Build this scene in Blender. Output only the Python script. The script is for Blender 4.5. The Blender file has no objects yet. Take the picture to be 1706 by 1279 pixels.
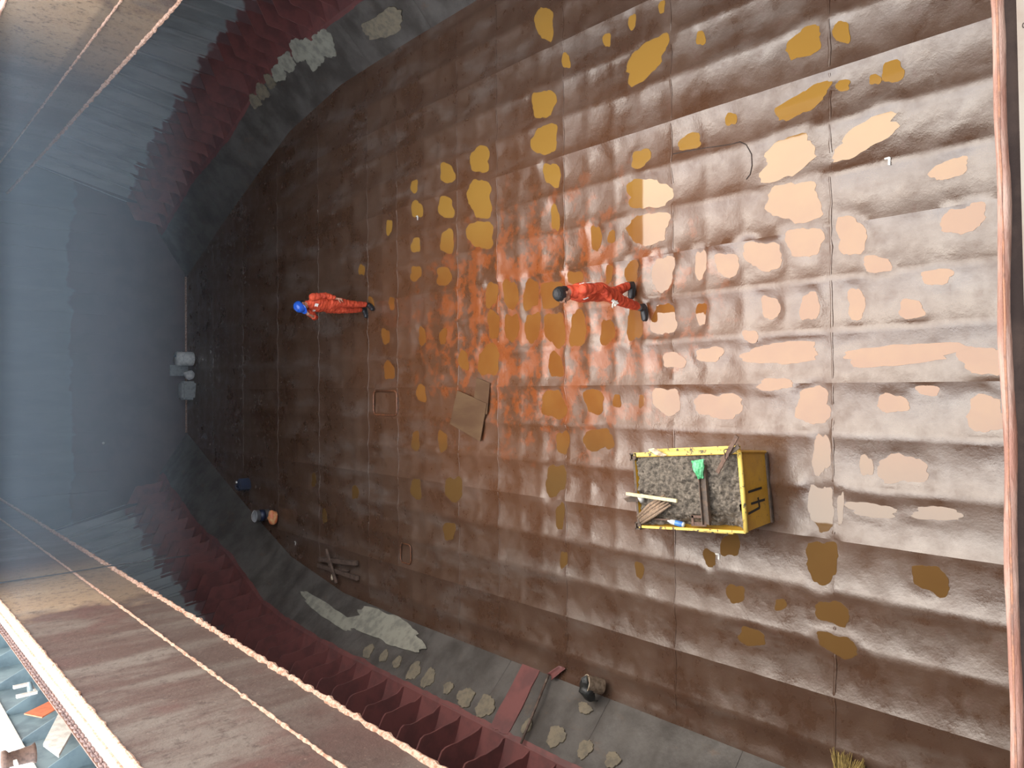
import bpy, bmesh, math, random
import numpy as np
from mathutils import Vector, Matrix, noise as mnoise

random.seed(7)
RNG = np.random.default_rng(11)
SC = bpy.context.scene
COL = SC.collection

# ------------------------------------------------------------------ camera
F = 1281.0
H = 8.63
TH = math.atan(1141 / F)
PS = math.atan(15.5 / F * math.cos(TH))
FW = np.array([math.sin(PS) * math.cos(TH), math.cos(PS) * math.cos(TH), -math.sin(TH)])
RT = np.array([math.cos(PS), -math.sin(PS), 0.0])
UP = np.cross(RT, FW)
CP = np.array([0.0, 0.0, H])
cam_d = bpy.data.cameras.new('camera')
cam_d.sensor_fit = 'HORIZONTAL'
cam_d.sensor_width = 36.0
cam_d.lens = F / 1706 * 36.0
cam_d.clip_start = 0.05
cam_d.clip_end = 500
cam = bpy.data.objects.new('camera', cam_d)
COL.objects.link(cam)
m = Matrix.Identity(4)                     # the phone was held sideways: its right is down in the hold
for i in range(3):
    m[i][0] = -UP[i]; m[i][1] = RT[i]; m[i][2] = -FW[i]; m[i][3] = CP[i]
cam.matrix_world = m
SC.camera = cam

# ------------------------------------------------------------------ sky and exposure
W = bpy.data.worlds.new('sky'); SC.world = W
W.use_nodes = True
nt = W.node_tree; nt.nodes.clear()
SUN = Vector((0.42, 0.36, 0.84)).normalized()    # hazy glow of the sun behind thin cloud
tc = nt.nodes.new('ShaderNodeTexCoord')
dt = nt.nodes.new('ShaderNodeVectorMath'); dt.operation = 'DOT_PRODUCT'
dt.inputs[1].default_value = SUN
nt.links.new(tc.outputs['Generated'], dt.inputs[0])
rp = nt.nodes.new('ShaderNodeValToRGB')
rp.color_ramp.elements[0].position = 0.0; rp.color_ramp.elements[0].color = (0.62, 0.68, 0.76, 1)
rp.color_ramp.elements[1].position = 1.0; rp.color_ramp.elements[1].color = (1.0, 0.91, 0.80, 1)
e = rp.color_ramp.elements.new(0.75); e.color = (0.75, 0.74, 0.73, 1)
nt.links.new(dt.outputs['Value'], rp.inputs[0])
bg = nt.nodes.new('ShaderNodeBackground'); bg.inputs['Strength'].default_value = 7.0
nt.links.new(rp.outputs[0], bg.inputs['Color'])
wo = nt.nodes.new('ShaderNodeOutputWorld'); nt.links.new(bg.outputs[0], wo.inputs['Surface'])
SC.view_settings.view_transform = 'Standard'
SC.view_settings.look = 'None'
SC.view_settings.gamma = 1.0
SC.view_settings.use_curve_mapping = False
SC.view_settings.exposure = 0.0
SC.cycles.use_denoising = True
SC.cycles.max_bounces = 8
SC.cycles.volume_bounces = 1
SC.cycles.diffuse_bounces = 5
SC.cycles.glossy_bounces = 4
SC.cycles.sample_clamp_indirect = 12

# ------------------------------------------------------------------ helpers
def ray(px, py):
    return FW + RT * ((1279 - py) - 639.5) / F - UP * (px - 853) / F
def G(px, py, z=0.0):
    """where the sight line through a photograph pixel meets height z"""
    d = ray(px, py); t = (z - H) / d[2]
    return CP + d * t
def GY(px, py, y):
    d = ray(px, py); return CP + d * (y / d[1])
def smooth01(a, b, x):
    t = np.clip((x - a) / (b - a), 0, 1); return t * t * (3 - 2 * t)

def tag(o, label=None, cat=None, group=None, kind=None):
    if label: o['label'] = label
    if cat: o['category'] = cat
    if group: o['group'] = group
    if kind: o['kind'] = kind
    return o
def empty(name, loc, rz=0.0, rot=None):
    o = bpy.data.objects.new(name, None); COL.objects.link(o)
    o.location = loc; o.rotation_euler = rot if rot else (0, 0, rz)
    o.empty_display_size = 0.1
    return o
def link_mesh(name, me, mat=None, parent=None, loc=None):
    o = bpy.data.objects.new(name, me); COL.objects.link(o)
    if mat is not None and not me.materials: me.materials.append(mat)
    if parent is not None: o.parent = parent
    if loc is not None: o.location = loc
    return o

V = Vector
class MB:
    """collects shapes into one mesh"""
    def __init__(s): s.v = []; s.f = []; s.sm = []
    def add(s, vs, fs, smooth=False):
        b = len(s.v); s.v += [tuple(map(float, q)) for q in vs]
        for f in fs: s.f.append([b + i for i in f]); s.sm.append(smooth)
        return s
    def box(s, c, d, rz=0, M=None, taper=1.0):
        x, y, z = d[0] / 2, d[1] / 2, d[2] / 2
        vs = [Vector((sx * x * (taper if sz < 0 else 1), sy * y * (taper if sz < 0 else 1), sz * z)) for sz in (-1, 1) for sx, sy in ((-1, -1), (1, -1), (1, 1), (-1, 1))]
        R = M if M is not None else Matrix.Rotation(rz, 3, 'Z')
        vs = [R @ q + Vector(c) for q in vs]
        return s.add(vs, [(0, 3, 2, 1), (4, 5, 6, 7), (0, 1, 5, 4), (1, 2, 6, 5), (2, 3, 7, 6), (3, 0, 4, 7)])
    def bar(s, a, b, w, h, up=(0, 0, 1)):
        a = Vector(a); b = Vector(b); d = (b - a); L = d.length; d.normalize()
        u = Vector(up); x = d.cross(u)
        if x.length < 1e-4: x = d.cross(Vector((1, 0, 0)))
        x.normalize(); z = x.cross(d)
        M = Matrix((x, d, z)).transposed()
        return s.box((a + b) / 2, (w, L, h), M=M)
    def tube(s, pts, r, n=10, cap=True, smooth=True):
        pts = [Vector(p) for p in pts]; k = len(pts)
        rr = r if isinstance(r, (list, tuple)) else [r] * k
        vs = []; px = None
        for i, p in enumerate(pts):
            d = (pts[min(i + 1, k - 1)] - pts[max(i - 1, 0)]).normalized()
            if px is None:
                px = d.cross(Vector((0, 0, 1)))
                if px.length < 1e-3: px = Vector((1, 0, 0))
            px = (px - d * px.dot(d)).normalized(); py = d.cross(px)
            q = rr[i]; qa, qb = q if isinstance(q, (list, tuple)) else (q, q)
            for j in range(n):
                a = 2 * math.pi * j / n
                vs.append(p + px * math.cos(a) * qa + py * math.sin(a) * qb)
        fs = [(i * n + j, i * n + (j + 1) % n, (i + 1) * n + (j + 1) % n, (i + 1) * n + j) for i in range(k - 1) for j in range(n)]
        if cap: fs += [tuple(range(n))[::-1], tuple((k - 1) * n + j for j in range(n))]
        return s.add(vs, fs, smooth)
    def ring_loft(s, rings, smooth=True, cap=True):
        """rings: list of (centre, rx, ry) horizontal ellipses"""
        n = 20; vs = []
        for c, rx, ry in rings:
            for j in range(n):
                a = 2 * math.pi * j / n
                vs.append((c[0] + rx * math.cos(a), c[1] + ry * math.sin(a), c[2]))
        k = len(rings)
        fs = [(i * n + j, i * n + (j + 1) % n, (i + 1) * n + (j + 1) % n, (i + 1) * n + j) for i in range(k - 1) for j in range(n)]
        if cap: fs += [tuple(range(n))[::-1], tuple((k - 1) * n + j for j in range(n))]
        return s.add(vs, fs, smooth)
    def ell(s, c, r, M=None, nu=16, nv=10):
        vs = []; c = Vector(c)
        for i in range(nv + 1):
            t = math.pi * i / nv
            for j in range(nu):
                a = 2 * math.pi * j / nu
                q = Vector((r[0] * math.sin(t) * math.cos(a), r[1] * math.sin(t) * math.sin(a), r[2] * math.cos(t)))
                if M is not None: q = M @ q
                vs.append(c + q)
        fs = [(i * nu + j, (i + 1) * nu + j, (i + 1) * nu + (j + 1) % nu, i * nu + (j + 1) % nu) for i in range(nv) for j in range(nu)]
        return s.add(vs, fs, True)
    def prism(s, poly, ext, smooth=False):
        """closed polygon pushed along ext"""
        n = len(poly); e = Vector(ext)
        vs = [Vector(p) for p in poly] + [Vector(p) + e for p in poly]
        fs = [tuple(range(n))[::-1], tuple(range(n, 2 * n))] + [(i, (i + 1) % n, n + (i + 1) % n, n + i) for i in range(n)]
        return s.add(vs, fs, smooth)
    def lathe(s, prof, n=24, c=(0, 0, 0), M=None, smooth=True):
        vs = []; c = Vector(c)
        for r, z in prof:
            for j in range(n):
                a = 2 * math.pi * j / n
                q = Vector((r * math.cos(a), r * math.sin(a), z))
                vs.append(c + (M @ q if M is not None else q))
        k = len(prof)
        return s.add(vs, [(i * n + j, i * n + (j + 1) % n, (i + 1) * n + (j + 1) % n, (i + 1) * n + j) for i in range(k - 1) for j in range(n)], smooth)
    def mesh(s, name):
        me = bpy.data.meshes.new(name); me.from_pydata(s.v, [], s.f); me.update()
        me.polygons.foreach_set('use_smooth', s.sm)
        b = bmesh.new(); b.from_mesh(me)
        b.normal_update(); bmesh.ops.recalc_face_normals(b, faces=b.faces); b.to_mesh(me); b.free()
        return me
    def build(s, name, mat=None, parent=None, loc=None):
        return link_mesh(name, s.mesh(name), mat, parent, loc)

def jitter(o, amp, scale=3.0, seed=0.0):
    for v in o.data.vertices:
        n = mnoise.noise_vector(v.co * scale + Vector((seed, seed * 2, seed * 3)))
        v.co += n * amp
def bevel(o, w, seg=1):
    b = bmesh.new(); b.from_mesh(o.data)
    bmesh.ops.remove_doubles(b, verts=b.verts, dist=1e-5)
    bmesh.ops.bevel(b, geom=b.edges, offset=w, segments=seg, affect='EDGES', clamp_overlap=True)
    b.to_mesh(o.data); b.free()
def grid_mesh(name, X, Y, Z, smooth=True):
    """mesh over 2-D arrays"""
    a, b = X.shape
    vs = np.stack([X, Y, Z], -1).reshape(-1, 3)
    idx = np.arange(a * b).reshape(a, b)
    fs = np.stack([idx[:-1, :-1], idx[1:, :-1], idx[1:, 1:], idx[:-1, 1:]], -1).reshape(-1, 4)
    me = bpy.data.meshes.new(name)
    me.vertices.add(len(vs)); me.vertices.foreach_set('co', vs.ravel())
    me.loops.add(len(fs) * 4); me.loops.foreach_set('vertex_index', fs.ravel().astype(np.int32))
    me.polygons.add(len(fs)); me.polygons.foreach_set('loop_start', np.arange(0, len(fs) * 4, 4, dtype=np.int32))
    me.polygons.foreach_set('use_smooth', np.full(len(fs), smooth))
    me.update(calc_edges=True); me.validate()
    return me

# ------------------------------------------------------------------ materials
class NT:
    def __init__(s, name):
        s.m = bpy.data.materials.new(name); s.m.use_nodes = True
        s.t = s.m.node_tree; s.p = s.t.nodes['Principled BSDF']
        s.geo = s.t.nodes.new('ShaderNodeNewGeometry'); s.pos = s.geo.outputs['Position']
    def n(s, kind, **kw):
        q = s.t.nodes.new(kind)
        for k, v in kw.items():
            if k == 'inp':
                for a, b in v.items():
                    if hasattr(b, 'is_output') and b.is_output: s.t.links.new(b, q.inputs[a])
                    else: q.inputs[a].default_value = b
            else: setattr(q, k, v)
        return q
    def link(s, a, b): s.t.links.new(a, b)
    def noise(s, scale, detail=5, rough=0.6, stretch=None, vec=None, dist=0.0, off=0.0):
        v = vec if vec is not None else s.pos
        if stretch or off:
            mp = s.n('ShaderNodeMapping', inp={'Vector': v, 'Scale': stretch or (1, 1, 1), 'Location': (off, off * 1.7, off * .6)}); v = mp.outputs[0]
        q = s.n('ShaderNodeTexNoise', inp={'Vector': v, 'Scale': scale, 'Detail': detail, 'Roughness': rough, 'Distortion': dist})
        return q.outputs['Fac']
    def ramp(s, fac, a, b, lo=0.0, hi=1.0):
        return s.n('ShaderNodeMapRange', interpolation_type='SMOOTHSTEP', inp={'Value': fac, 'From Min': a, 'From Max': b, 'To Min': lo, 'To Max': hi}).outputs[0]
    def mix(s, fac, a, b):
        q = s.n('ShaderNodeMix', data_type='RGBA')
        for sock, val in ((q.inputs[0], fac), (q.inputs[6], a), (q.inputs[7], b)):
            if hasattr(val, 'is_output') and val.is_output: s.link(val, sock)
            elif isinstance(val, (tuple, list)): sock.default_value = (*val[:3], 1)
            else: sock.default_value = val
        return q.outputs[2]
    def math(s, op, a, b=0.0, c=None):
        q = s.n('ShaderNodeMath', operation=op)
        for i, v in enumerate((a, b, c)):
            if v is None: continue
            if hasattr(v, 'is_output') and v.is_output: s.link(v, q.inputs[i])
            else: q.inputs[i].default_value = v
        return q.outputs[0]
    def bump(s, h, strength=0.3, dist=0.02):
        q = s.n('ShaderNodeBump', inp={'Height': h, 'Strength': strength, 'Distance': dist})
        s.link(q.outputs[0], s.p.inputs['Normal'])
    def color(s, c):
        if hasattr(c, 'is_output') and c.is_output: s.link(c, s.p.inputs['Base Color'])
        else: s.p.inputs['Base Color'].default_value = (*c, 1)
    def rough(s, r):
        if hasattr(r, 'is_output') and r.is_output: s.link(r, s.p.inputs['Roughness'])
        else: s.p.inputs['Roughness'].default_value = r
    def xyz(s):
        q = s.n('ShaderNodeSeparateXYZ', inp={0: s.pos}); return q.outputs

def simple(name, a, b=None, scale=12, rough=0.6, bump=0.2, spec=0.5, metal=0.0, stretch=None, lo=.4, hi=.65):
    k = NT(name)
    f = k.noise(scale, stretch=stretch)
    k.color(k.mix(k.ramp(f, lo, hi), a, b if b else tuple(x * .7 for x in a)))
    k.rough(rough); k.p.inputs['Specular IOR Level'].default_value = spec; k.p.inputs['Metallic'].default_value = metal
    if bump: k.bump(k.noise(scale * 4, stretch=stretch), bump, 0.01)
    return k.m

M = {}
# wet rusty tank-top plating
k = NT('wet_rusty_plate')
X, Y, Z = k.xyz()
n1 = k.noise(0.9, 6, .62); n2 = k.noise(5.0, 6, .68, off=3.1); n3 = k.noise(28, 4, .7, off=9.0)
ns = k.noise(2.2, 5, .65, stretch=(1.0, .28, 1), off=5.5)
base = k.mix(k.ramp(n1, .38, .62), (.074, .037, .022), (.096, .054, .035))
base = k.mix(k.ramp(ns, .48, .66, 0, .55), base, (.145, .112, .095))
base = k.mix(k.ramp(n2, .56, .70, 0, .7), base, (.080, .032, .016))
# orange rust bleeding round the middle of the hold
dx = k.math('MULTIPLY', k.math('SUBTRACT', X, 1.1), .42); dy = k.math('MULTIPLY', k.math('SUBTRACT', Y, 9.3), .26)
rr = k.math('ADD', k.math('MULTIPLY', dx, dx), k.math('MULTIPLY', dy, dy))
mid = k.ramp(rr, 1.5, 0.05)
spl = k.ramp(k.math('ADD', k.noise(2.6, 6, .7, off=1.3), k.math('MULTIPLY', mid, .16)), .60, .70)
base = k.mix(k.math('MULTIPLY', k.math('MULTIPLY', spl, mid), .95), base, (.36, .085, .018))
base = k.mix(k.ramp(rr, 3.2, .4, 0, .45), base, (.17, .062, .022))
base = k.mix(k.ramp(n3, .64, .75, 0, .6), base, (.025, .018, .015))
base = k.mix(k.ramp(k.noise(75, 3, .8, off=17), .66, .73, 0, .7), base, (.03, .022, .018))
k.color(base)
k.rough(k.ramp(k.math('ADD', k.math('MULTIPLY', n1, .5), k.math('MULTIPLY', n2, .5)), .36, .66, .22, .50))
k.p.inputs['IOR'].default_value = 1.9
hb = k.math('ADD', k.math('MULTIPLY', n2, 1.0), k.math('MULTIPLY', n3, .22))
k.bump(hb, .35, .02)
M['floor'] = k.m
# muddy rust water
k = NT('muddy_rust_water')
X, Y, Z = k.xyz()
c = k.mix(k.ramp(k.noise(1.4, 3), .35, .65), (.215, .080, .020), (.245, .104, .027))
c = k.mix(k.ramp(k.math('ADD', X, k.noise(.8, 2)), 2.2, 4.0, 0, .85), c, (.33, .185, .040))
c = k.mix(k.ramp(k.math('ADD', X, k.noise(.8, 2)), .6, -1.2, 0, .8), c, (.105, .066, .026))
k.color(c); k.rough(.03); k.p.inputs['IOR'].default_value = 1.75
k.bump(k.noise(3.0, 2), .02, .01)
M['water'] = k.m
# weld seam, rusty edges
M['seam'] = simple('rust_seam', (.19, .075, .035), (.09, .04, .025), 20, .45, .4)
M['scale'] = simple('flaky_rust_edge', (.55, .36, .27), (.30, .15, .09), 30, .8, .9)
M['pinkbar'] = simple('pink_rust_bar', (.17, .075, .05), (.24, .15, .115), 14, .7, .8, stretch=(.4, 1, 1))
# side plating: red oxide below, blue grey above
def hull(name, zline, reds=((.190, .100, .100), (.135, .078, .080)), greys=((.34, .36, .365), (.23, .25, .255))):
    k = NT(name); X, Y, Z = k.xyz()
    red = k.mix(k.ramp(k.noise(1.6), .35, .7), *reds)
    grey = k.mix(k.ramp(k.noise(2.5, stretch=(1, 1, .25)), .35, .7), *greys)
    zl = k.math('ADD', Z, k.math('MULTIPLY', k.math('SUBTRACT', k.noise(1.1, 3), .5), .9))
    k.color(k.mix(k.ramp(zl, zline - .05, zline + .05), red, grey))
    k.rough(.55); k.bump(k.noise(16), .25, .01)
    return k.m
M['hull'] = hull('hull_side_paint', 1.85)
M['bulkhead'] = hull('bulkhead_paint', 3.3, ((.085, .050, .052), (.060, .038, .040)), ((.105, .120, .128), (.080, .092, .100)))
M['red'] = simple('red_oxide_paint', (.185, .066, .061), (.130, .052, .050), 3, .55, .25)
k = NT('grey_hopper_plate'); X, Y, Z = k.xyz()
c = k.mix(k.ramp(k.noise(1.5, 6, .65), .35, .65), (.062, .053, .047), (.112, .100, .091))
c = k.mix(k.ramp(k.noise(3.5, 6, .7, stretch=(1, .5, 1), off=4), .58, .72, 0, .6), c, (.13, .085, .06))
k.color(c); k.rough(k.ramp(k.noise(4), .3, .7, .3, .6)); k.bump(k.noise(9), .3, .02)
M['hopper'] = k.m
M['patch'] = simple('dried_mud_patch', (.20, .165, .115), (.14, .12, .09), 9, .8, .5)
M['cement'] = simple('pale_cement_wash', (.30, .285, .23), (.20, .19, .16), 5, .85, .6)
# coaming plate
k = NT('coaming_plate'); X, Y, Z = k.xyz()
st = k.noise(1.6, 7, .68, stretch=(1, 1.0, .22)); s2 = k.noise(.7, 5, .6, off=2.2)
c = k.mix(k.ramp(st, .40, .62), (.082, .046, .036), (.150, .120, .100))
c = k.mix(k.ramp(s2, .5, .66, 0, .85), c, (.095, .042, .034))
# ochre band where the cover stops
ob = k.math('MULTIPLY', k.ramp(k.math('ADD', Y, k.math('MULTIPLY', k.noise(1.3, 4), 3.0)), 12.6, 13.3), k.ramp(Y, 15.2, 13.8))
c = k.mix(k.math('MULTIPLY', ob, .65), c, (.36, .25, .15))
c = k.mix(k.ramp(Z, 5.80, 5.72, 0, .45), c, (.050, .034, .027))
c = k.mix(k.ramp(k.noise(9, 6, .8), .50, .66, 0, .75), c, (.050, .028, .022))
c = k.mix(k.ramp(k.noise(26, 5, .8, off=4), .58, .70, 0, .6), c, (.24, .17, .13))
k.color(c); k.rough(.7); k.bump(k.noise(14, 6, .7), .45, .02)
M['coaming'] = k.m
M['flange'] = simple('worn_white_flange', (.78, .72, .68), (.60, .45, .40), 6, .6, .4, stretch=(1, .3, 1))
M['chain'] = simple('dark_chain_steel', (.10, .06, .055), (.25, .16, .14), 20, .6, .3)
M['deck'] = simple('deck_underside', (.055, .040, .036), (.09, .05, .045), 2, .7, .3)
M['cover'] = simple('hatch_cover_steel', (.135, .115, .095), (.105, .075, .058), 5, .7, .6)
M['coverdark'] = simple('hatch_cover_gap', (.022, .016, .015), (.035, .025, .022), 9, .9, .5, .08)
M['bulwark'] = simple('blue_grey_paint', (.22, .30, .33), (.15, .21, .24), 2.5, .5, .2)
M['white'] = simple('white_paint', (.78, .76, .70), (.60, .56, .50), 8, .5, .2)
M['orangepaint'] = simple('orange_paint', (.75, .22, .10), (.60, .16, .07), 8, .5, .2)
k = NT('pale_sea'); k.color((.30, .34, .34)); k.rough(.12); k.bump(k.noise(1.2), .3, .1); M['sea'] = k.m
# skip
k = NT('yellow_skip_paint')
c = k.mix(k.ramp(k.noise(3.5, 5), .35, .7), (.56, .31, .022), (.46, .24, .018))
c = k.mix(k.ramp(k.noise(26, 6, .75), .60, .68, 0, .9), c, (.05, .042, .034))
c = k.mix(k.ramp(k.noise(5, 6, .7, off=3), .60, .75, 0, .6), c, (.15, .11, .04))
k.color(c); k.rough(.45); k.bump(k.noise(30), .2, .005); M['yellow'] = k.m
k = NT('worn_yellow_rim')
c = k.mix(k.ramp(k.noise(14, 5, .7), .52, .60), (.78, .58, .14), (.10, .08, .055))
k.color(c); k.rough(.6); k.bump(k.noise(30), .4, .01); M['rim'] = k.m
M['darksteel'] = simple('dark_rusty_steel', (.075, .058, .048), (.13, .085, .06), 14, .55, .5)
M['rubble'] = None
k = NT('sludge_rubble')
c = k.mix(k.ramp(k.noise(22, 7, .75), .36, .64), (.085, .072, .060), (.27, .23, .185))
c = k.mix(k.ramp(k.noise(55, 4, .7), .62, .72, 0, .8), c, (.02, .017, .015))
k.color(c); k.rough(.85); k.bump(k.noise(70, 5, .7), .8, .02); M['rubble'] = k.m
M['greenbag'] = simple('green_plastic', (.075, .42, .17), (.20, .60, .33), 14, .3, .5)
M['palewood'] = simple('pale_yellow_wood', (.78, .68, .42), (.62, .50, .30), 20, .6, .3)
M['greywood'] = simple('split_grey_wood', (.40, .28, .19), (.18, .13, .10), 18, .8, .6, stretch=(1, 5, 5))
M['rustbar'] = simple('rusty_bar', (.16, .095, .07), (.10, .06, .045), 18, .7, .5)
M['bluecap'] = simple('blue_plastic', (.05, .17, .50), (.09, .26, .62), 10, .3, .1)
M['clear'] = simple('cloudy_plastic', (.62, .66, .66), (.50, .55, .56), 18, .2, .1)
M['whiteplastic'] = simple('white_plastic', (.72, .72, .70), (.52, .53, .53), 12, .4, .3)
M['ink'] = simple('black_marker', (.018, .017, .016), None, 10, .6, 0)
M['plywood'] = simple('wet_plywood', (.15, .090, .050), (.11, .060, .035), 3, .35, .2, stretch=(1, .3, 1))
M['timber'] = simple('old_timber', (.13, .085, .065), (.07, .045, .035), 12, .7, .5)
M['cloth'] = simple('orange_coverall', (.58, .072, .026), (.46, .050, .022), 9, .75, .35)
M['tape'] = simple('reflective_tape', (.85, .82, .78), (.75, .72, .70), 20, .4, 0)
M['skin'] = simple('skin', (.48, .27, .19), (.42, .22, .15), 8, .5, .05)
M['hair'] = simple('black_hair', (.014, .013, .014), (.03, .03, .034), 60, .45, .5)
M['boot'] = simple('black_boot', (.020, .020, .024), (.035, .036, .04), 14, .4, .2)
M['sole'] = simple('dark_sole', (.03, .03, .032), None, 14, .7, .2)
M['helmet'] = simple('blue_helmet', (.02, .10, .52), (.02, .085, .45), 3, .2, 0)
M['glove'] = simple('white_glove', (.86, .82, .76), (.75, .70, .64), 20, .8, .3)
M['eye'] = simple('eye', (.02, .014, .012), None, 5, .2, 0)
M['phone'] = simple('black_handset', (.015, .015, .017), None, 5, .25, 0)
M['tin'] = simple('tin_can', (.42, .43, .45), (.30, .31, .33), 8, .35, .1, metal=.3)
M['orangebag'] = simple('orange_plastic', (.62, .16, .06), (.72, .45, .22), 9, .45, .4)
M['blackbag'] = simple('black_plastic', (.016, .017, .017), (.03, .032, .03), 12, .35, .6)
M['cream'] = simple('cream_bucket', (.60, .50, .38), (.34, .26, .18), 16, .55, .4)
M['straw'] = simple('straw', (.34, .25, .08), (.20, .14, .05), 20, .8, .2)
M['rope'] = simple('dark_rope', (.045, .040, .040), None, 20, .8, .3)
M['cable'] = simple('black_cable', (.05, .035, .03), None, 20, .5, 0)
M['navy'] = simple('navy_plastic', (.02, .03, .07), (.02, .025, .05), 10, .4, .2)
M['greysack'] = simple('grey_sack', (.30, .31, .31), (.20, .21, .21), 8, .8, .5)

# ------------------------------------------------------------------ the hold: plan of the hull
CX = 1.17
YN, YF = -1.2, 25.4
def fl(y): return np.interp(y, (-3, 13, 15.4, 18, 20, 22.3, 25.4), (5.75, 5.75, 5.70, 5.30, 4.60, 3.75, 2.50))
def ht(y): return np.interp(y, (-3, 14, 16.4, 17.8, 20, 22.3, 25.4), (6.50, 6.50, 6.42, 6.25, 5.40, 4.95, 3.75))
def sh(y): return np.interp(y, (-3, 14, 16.4, 17.8, 20, 22.3, 25.4), (7.35, 7.35, 7.30, 7.18, 6.45, 5.90, 4.65))
def sht(y): return np.interp(y, (-3, 16, 20, 23, 25.4), (7.42, 7.42, 7.05, 6.45, 5.6))
ZH, ZL, ZD = 0.83, 1.10, 5.20          # hopper top, ledge at the shell, deck underside
DXR, X0R = 0.6017, 0.05
KY = (-1.41, 4.163, 6.394, 8.46, 10.08, 11.20, 12.25, 13.20, 14.34, 25.4); KP = (-10, 0, 4, 8, 11, 13, 15, 17, 19, 39)
def phase(y): return np.interp(y, KY, KP)
def yat(p): return float(np.interp(p, KP, KY))

# ---- floor height
PUD = [  # photographed pools of rust water: centre x, y, half sizes along the photograph's x and y, skew
 (1338,70,30,22,-.5),(1400,52,13,19,0),(1485,118,18,18,-.3),(1335,168,40,20,-.55),(1456,131,9,9,0),(1402,141,12,9,0),(1146,235,20,12,-.3),
 (1215,197,9,11,0),(1165,62,7,13,0),(1065,263,15,15,-.2),(1075,98,34,28,-.6),(1050,35,6,13,0),(1100,10,5,11,0),(1008,65,6,12,0),(905,38,14,28,0),
 (940,100,7,12,0),(903,172,18,24,0),(905,232,21,24,0),(917,290,13,20,.2),(797,265,17,20,0),(797,330,20,30,0),(798,390,20,24,0),(742,288,12,16,0),
 (740,345,13,17,0),(742,402,12,18,0),(690,408,7,13,0),(737,460,13,14,0),(687,310,6,10,0),(692,348,9,14,0),(645,378,5,12,0),(690,455,9,12,0),
 (921,362,7,21,.2),(1078,322,35,25,-.1),(1078,380,34,25,0),(1101,455,18,28,0),(1049,452,11,18,0),(1102,532,19,27,0),(1054,537,14,27,0),
 (1012,455,6,14,0),(990,396,8,22,0),(1016,394,6,11,0),(1008,553,11,22,0),(959,548,14,28,0),(921,548,17,28,0),(883,545,12,25,0),(849,545,11,24,0),
 (820,540,10,22,0),(915,490,17,24,0),(880,490,13,24,0),(847,490,12,24,0),(815,490,10,20,0),(955,462,12,12,0),(922,608,12,20,0),(812,600,18,24,0),
 (645,617,9,14,0),(919,674,19,24,0),(987,668,16,20,0),(1108,668,22,22,0),(1066,668,5,10,0),(1025,668,6,12,0),(935,737,10,20,0),(990,732,20,18,0),
 (1012,735,8,13,0),(923,800,16,26,0),(930,860,7,22,0),(936,933,6,14,0),(1062,950,7,14,0),(1322,336,42,34,-.1),(1440,226,56,22,-.55),(1310,262,46,30,-.35),
 (1416,392,25,30,0),(1604,364,34,24,-.2),(1268,425,30,24,0),(1338,402,28,26,0),(1208,440,21,18,0),(1164,440,9,24,0),(1346,510,15,24,0),(1424,506,15,24,0),
 (1516,515,22,15,0),(1280,512,14,20,0),(1165,522,8,20,0),(1500,590,95,17,-.05),(1640,600,40,24,0),(1300,588,60,18,0),(1352,676,30,28,0),(1195,676,36,22,0),
 (1640,690,32,28,0),(1485,672,24,16,0),(1366,757,14,34,0),(1366,846,20,38,0),(1500,782,38,25,0),(1440,776,11,17,0),(1398,846,5,28,0),(1450,850,42,11,.1),
 (1560,856,40,11,.1),(1367,936,28,32,0),(1214,908,15,20,0),(1550,966,28,24,.3),(1385,1022,26,20,.3),(1298,1008,9,10,0),(1222,990,14,16,0),(1250,1062,22,14,.3),
 (1395,1075,30,18,.3),(1180,930,10,14,.2),(700,655,8,14,0),(735,735,8,16,0),(690,735,7,15,0),(755,815,13,22,0),(690,815,8,18,0),(745,885,9,16,0),(640,560,7,12,0),
 (700,560,6,14,0),(735,560,6,13,0),(770,600,8,16,0),(600,450,5,10,0),(617,505,5,10,0),(650,505,5,10,0),(590,820,5,12,0),(520,800,4,11,0),(540,860,4,11,0),
 (1290,640,28,10,0),(1545,650,18,9,0),(1180,590,22,12,0),(1120,600,18,13,0),(1250,560,13,10,0),(1460,440,24,13,0),(1560,460,26,13,0),(1580,280,30,16,-.4),
]
def fbm(x, y, s, seed=0.0):
    o = np.zeros_like(x); a = 1.0
    for q in range(3):
        ph = seed + q * 1.7
        o += a * (np.sin(x * s + 1.3 * np.sin(y * s * .83 + ph) + ph) * np.sin(y * s * 1.07 + 1.1 * np.sin(x * s * .71 + ph * 2) + ph * 1.3))
        s *= 2.13; a *= .5
    return o
def hz0(x, y):
    tx = ((x - X0R) / DXR) % 1.0; ty = phase(y) % 1.0
    bx = 1 - np.abs(2 * tx - 1) ** 2.1; by = 1 - np.abs(2 * ty - 1) ** 2.2
    lane = np.exp(-((x - 1.2) / 1.5) ** 2)
    far = smooth01(5.5, 8.0, y)
    ay = .003 + .018 * np.maximum(lane * smooth01(3.2, 5.5, y), far * .45) * (1 - .75 * smooth01(13.5, 17, y))
    return -(.040 * bx * (.75 + .25 * by)) - ay * by * (.4 + .6 * bx) + .006 * fbm(x, y, 2.3) + .003 * fbm(x, y, 7.1, 2.0)
POOLS = []
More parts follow.
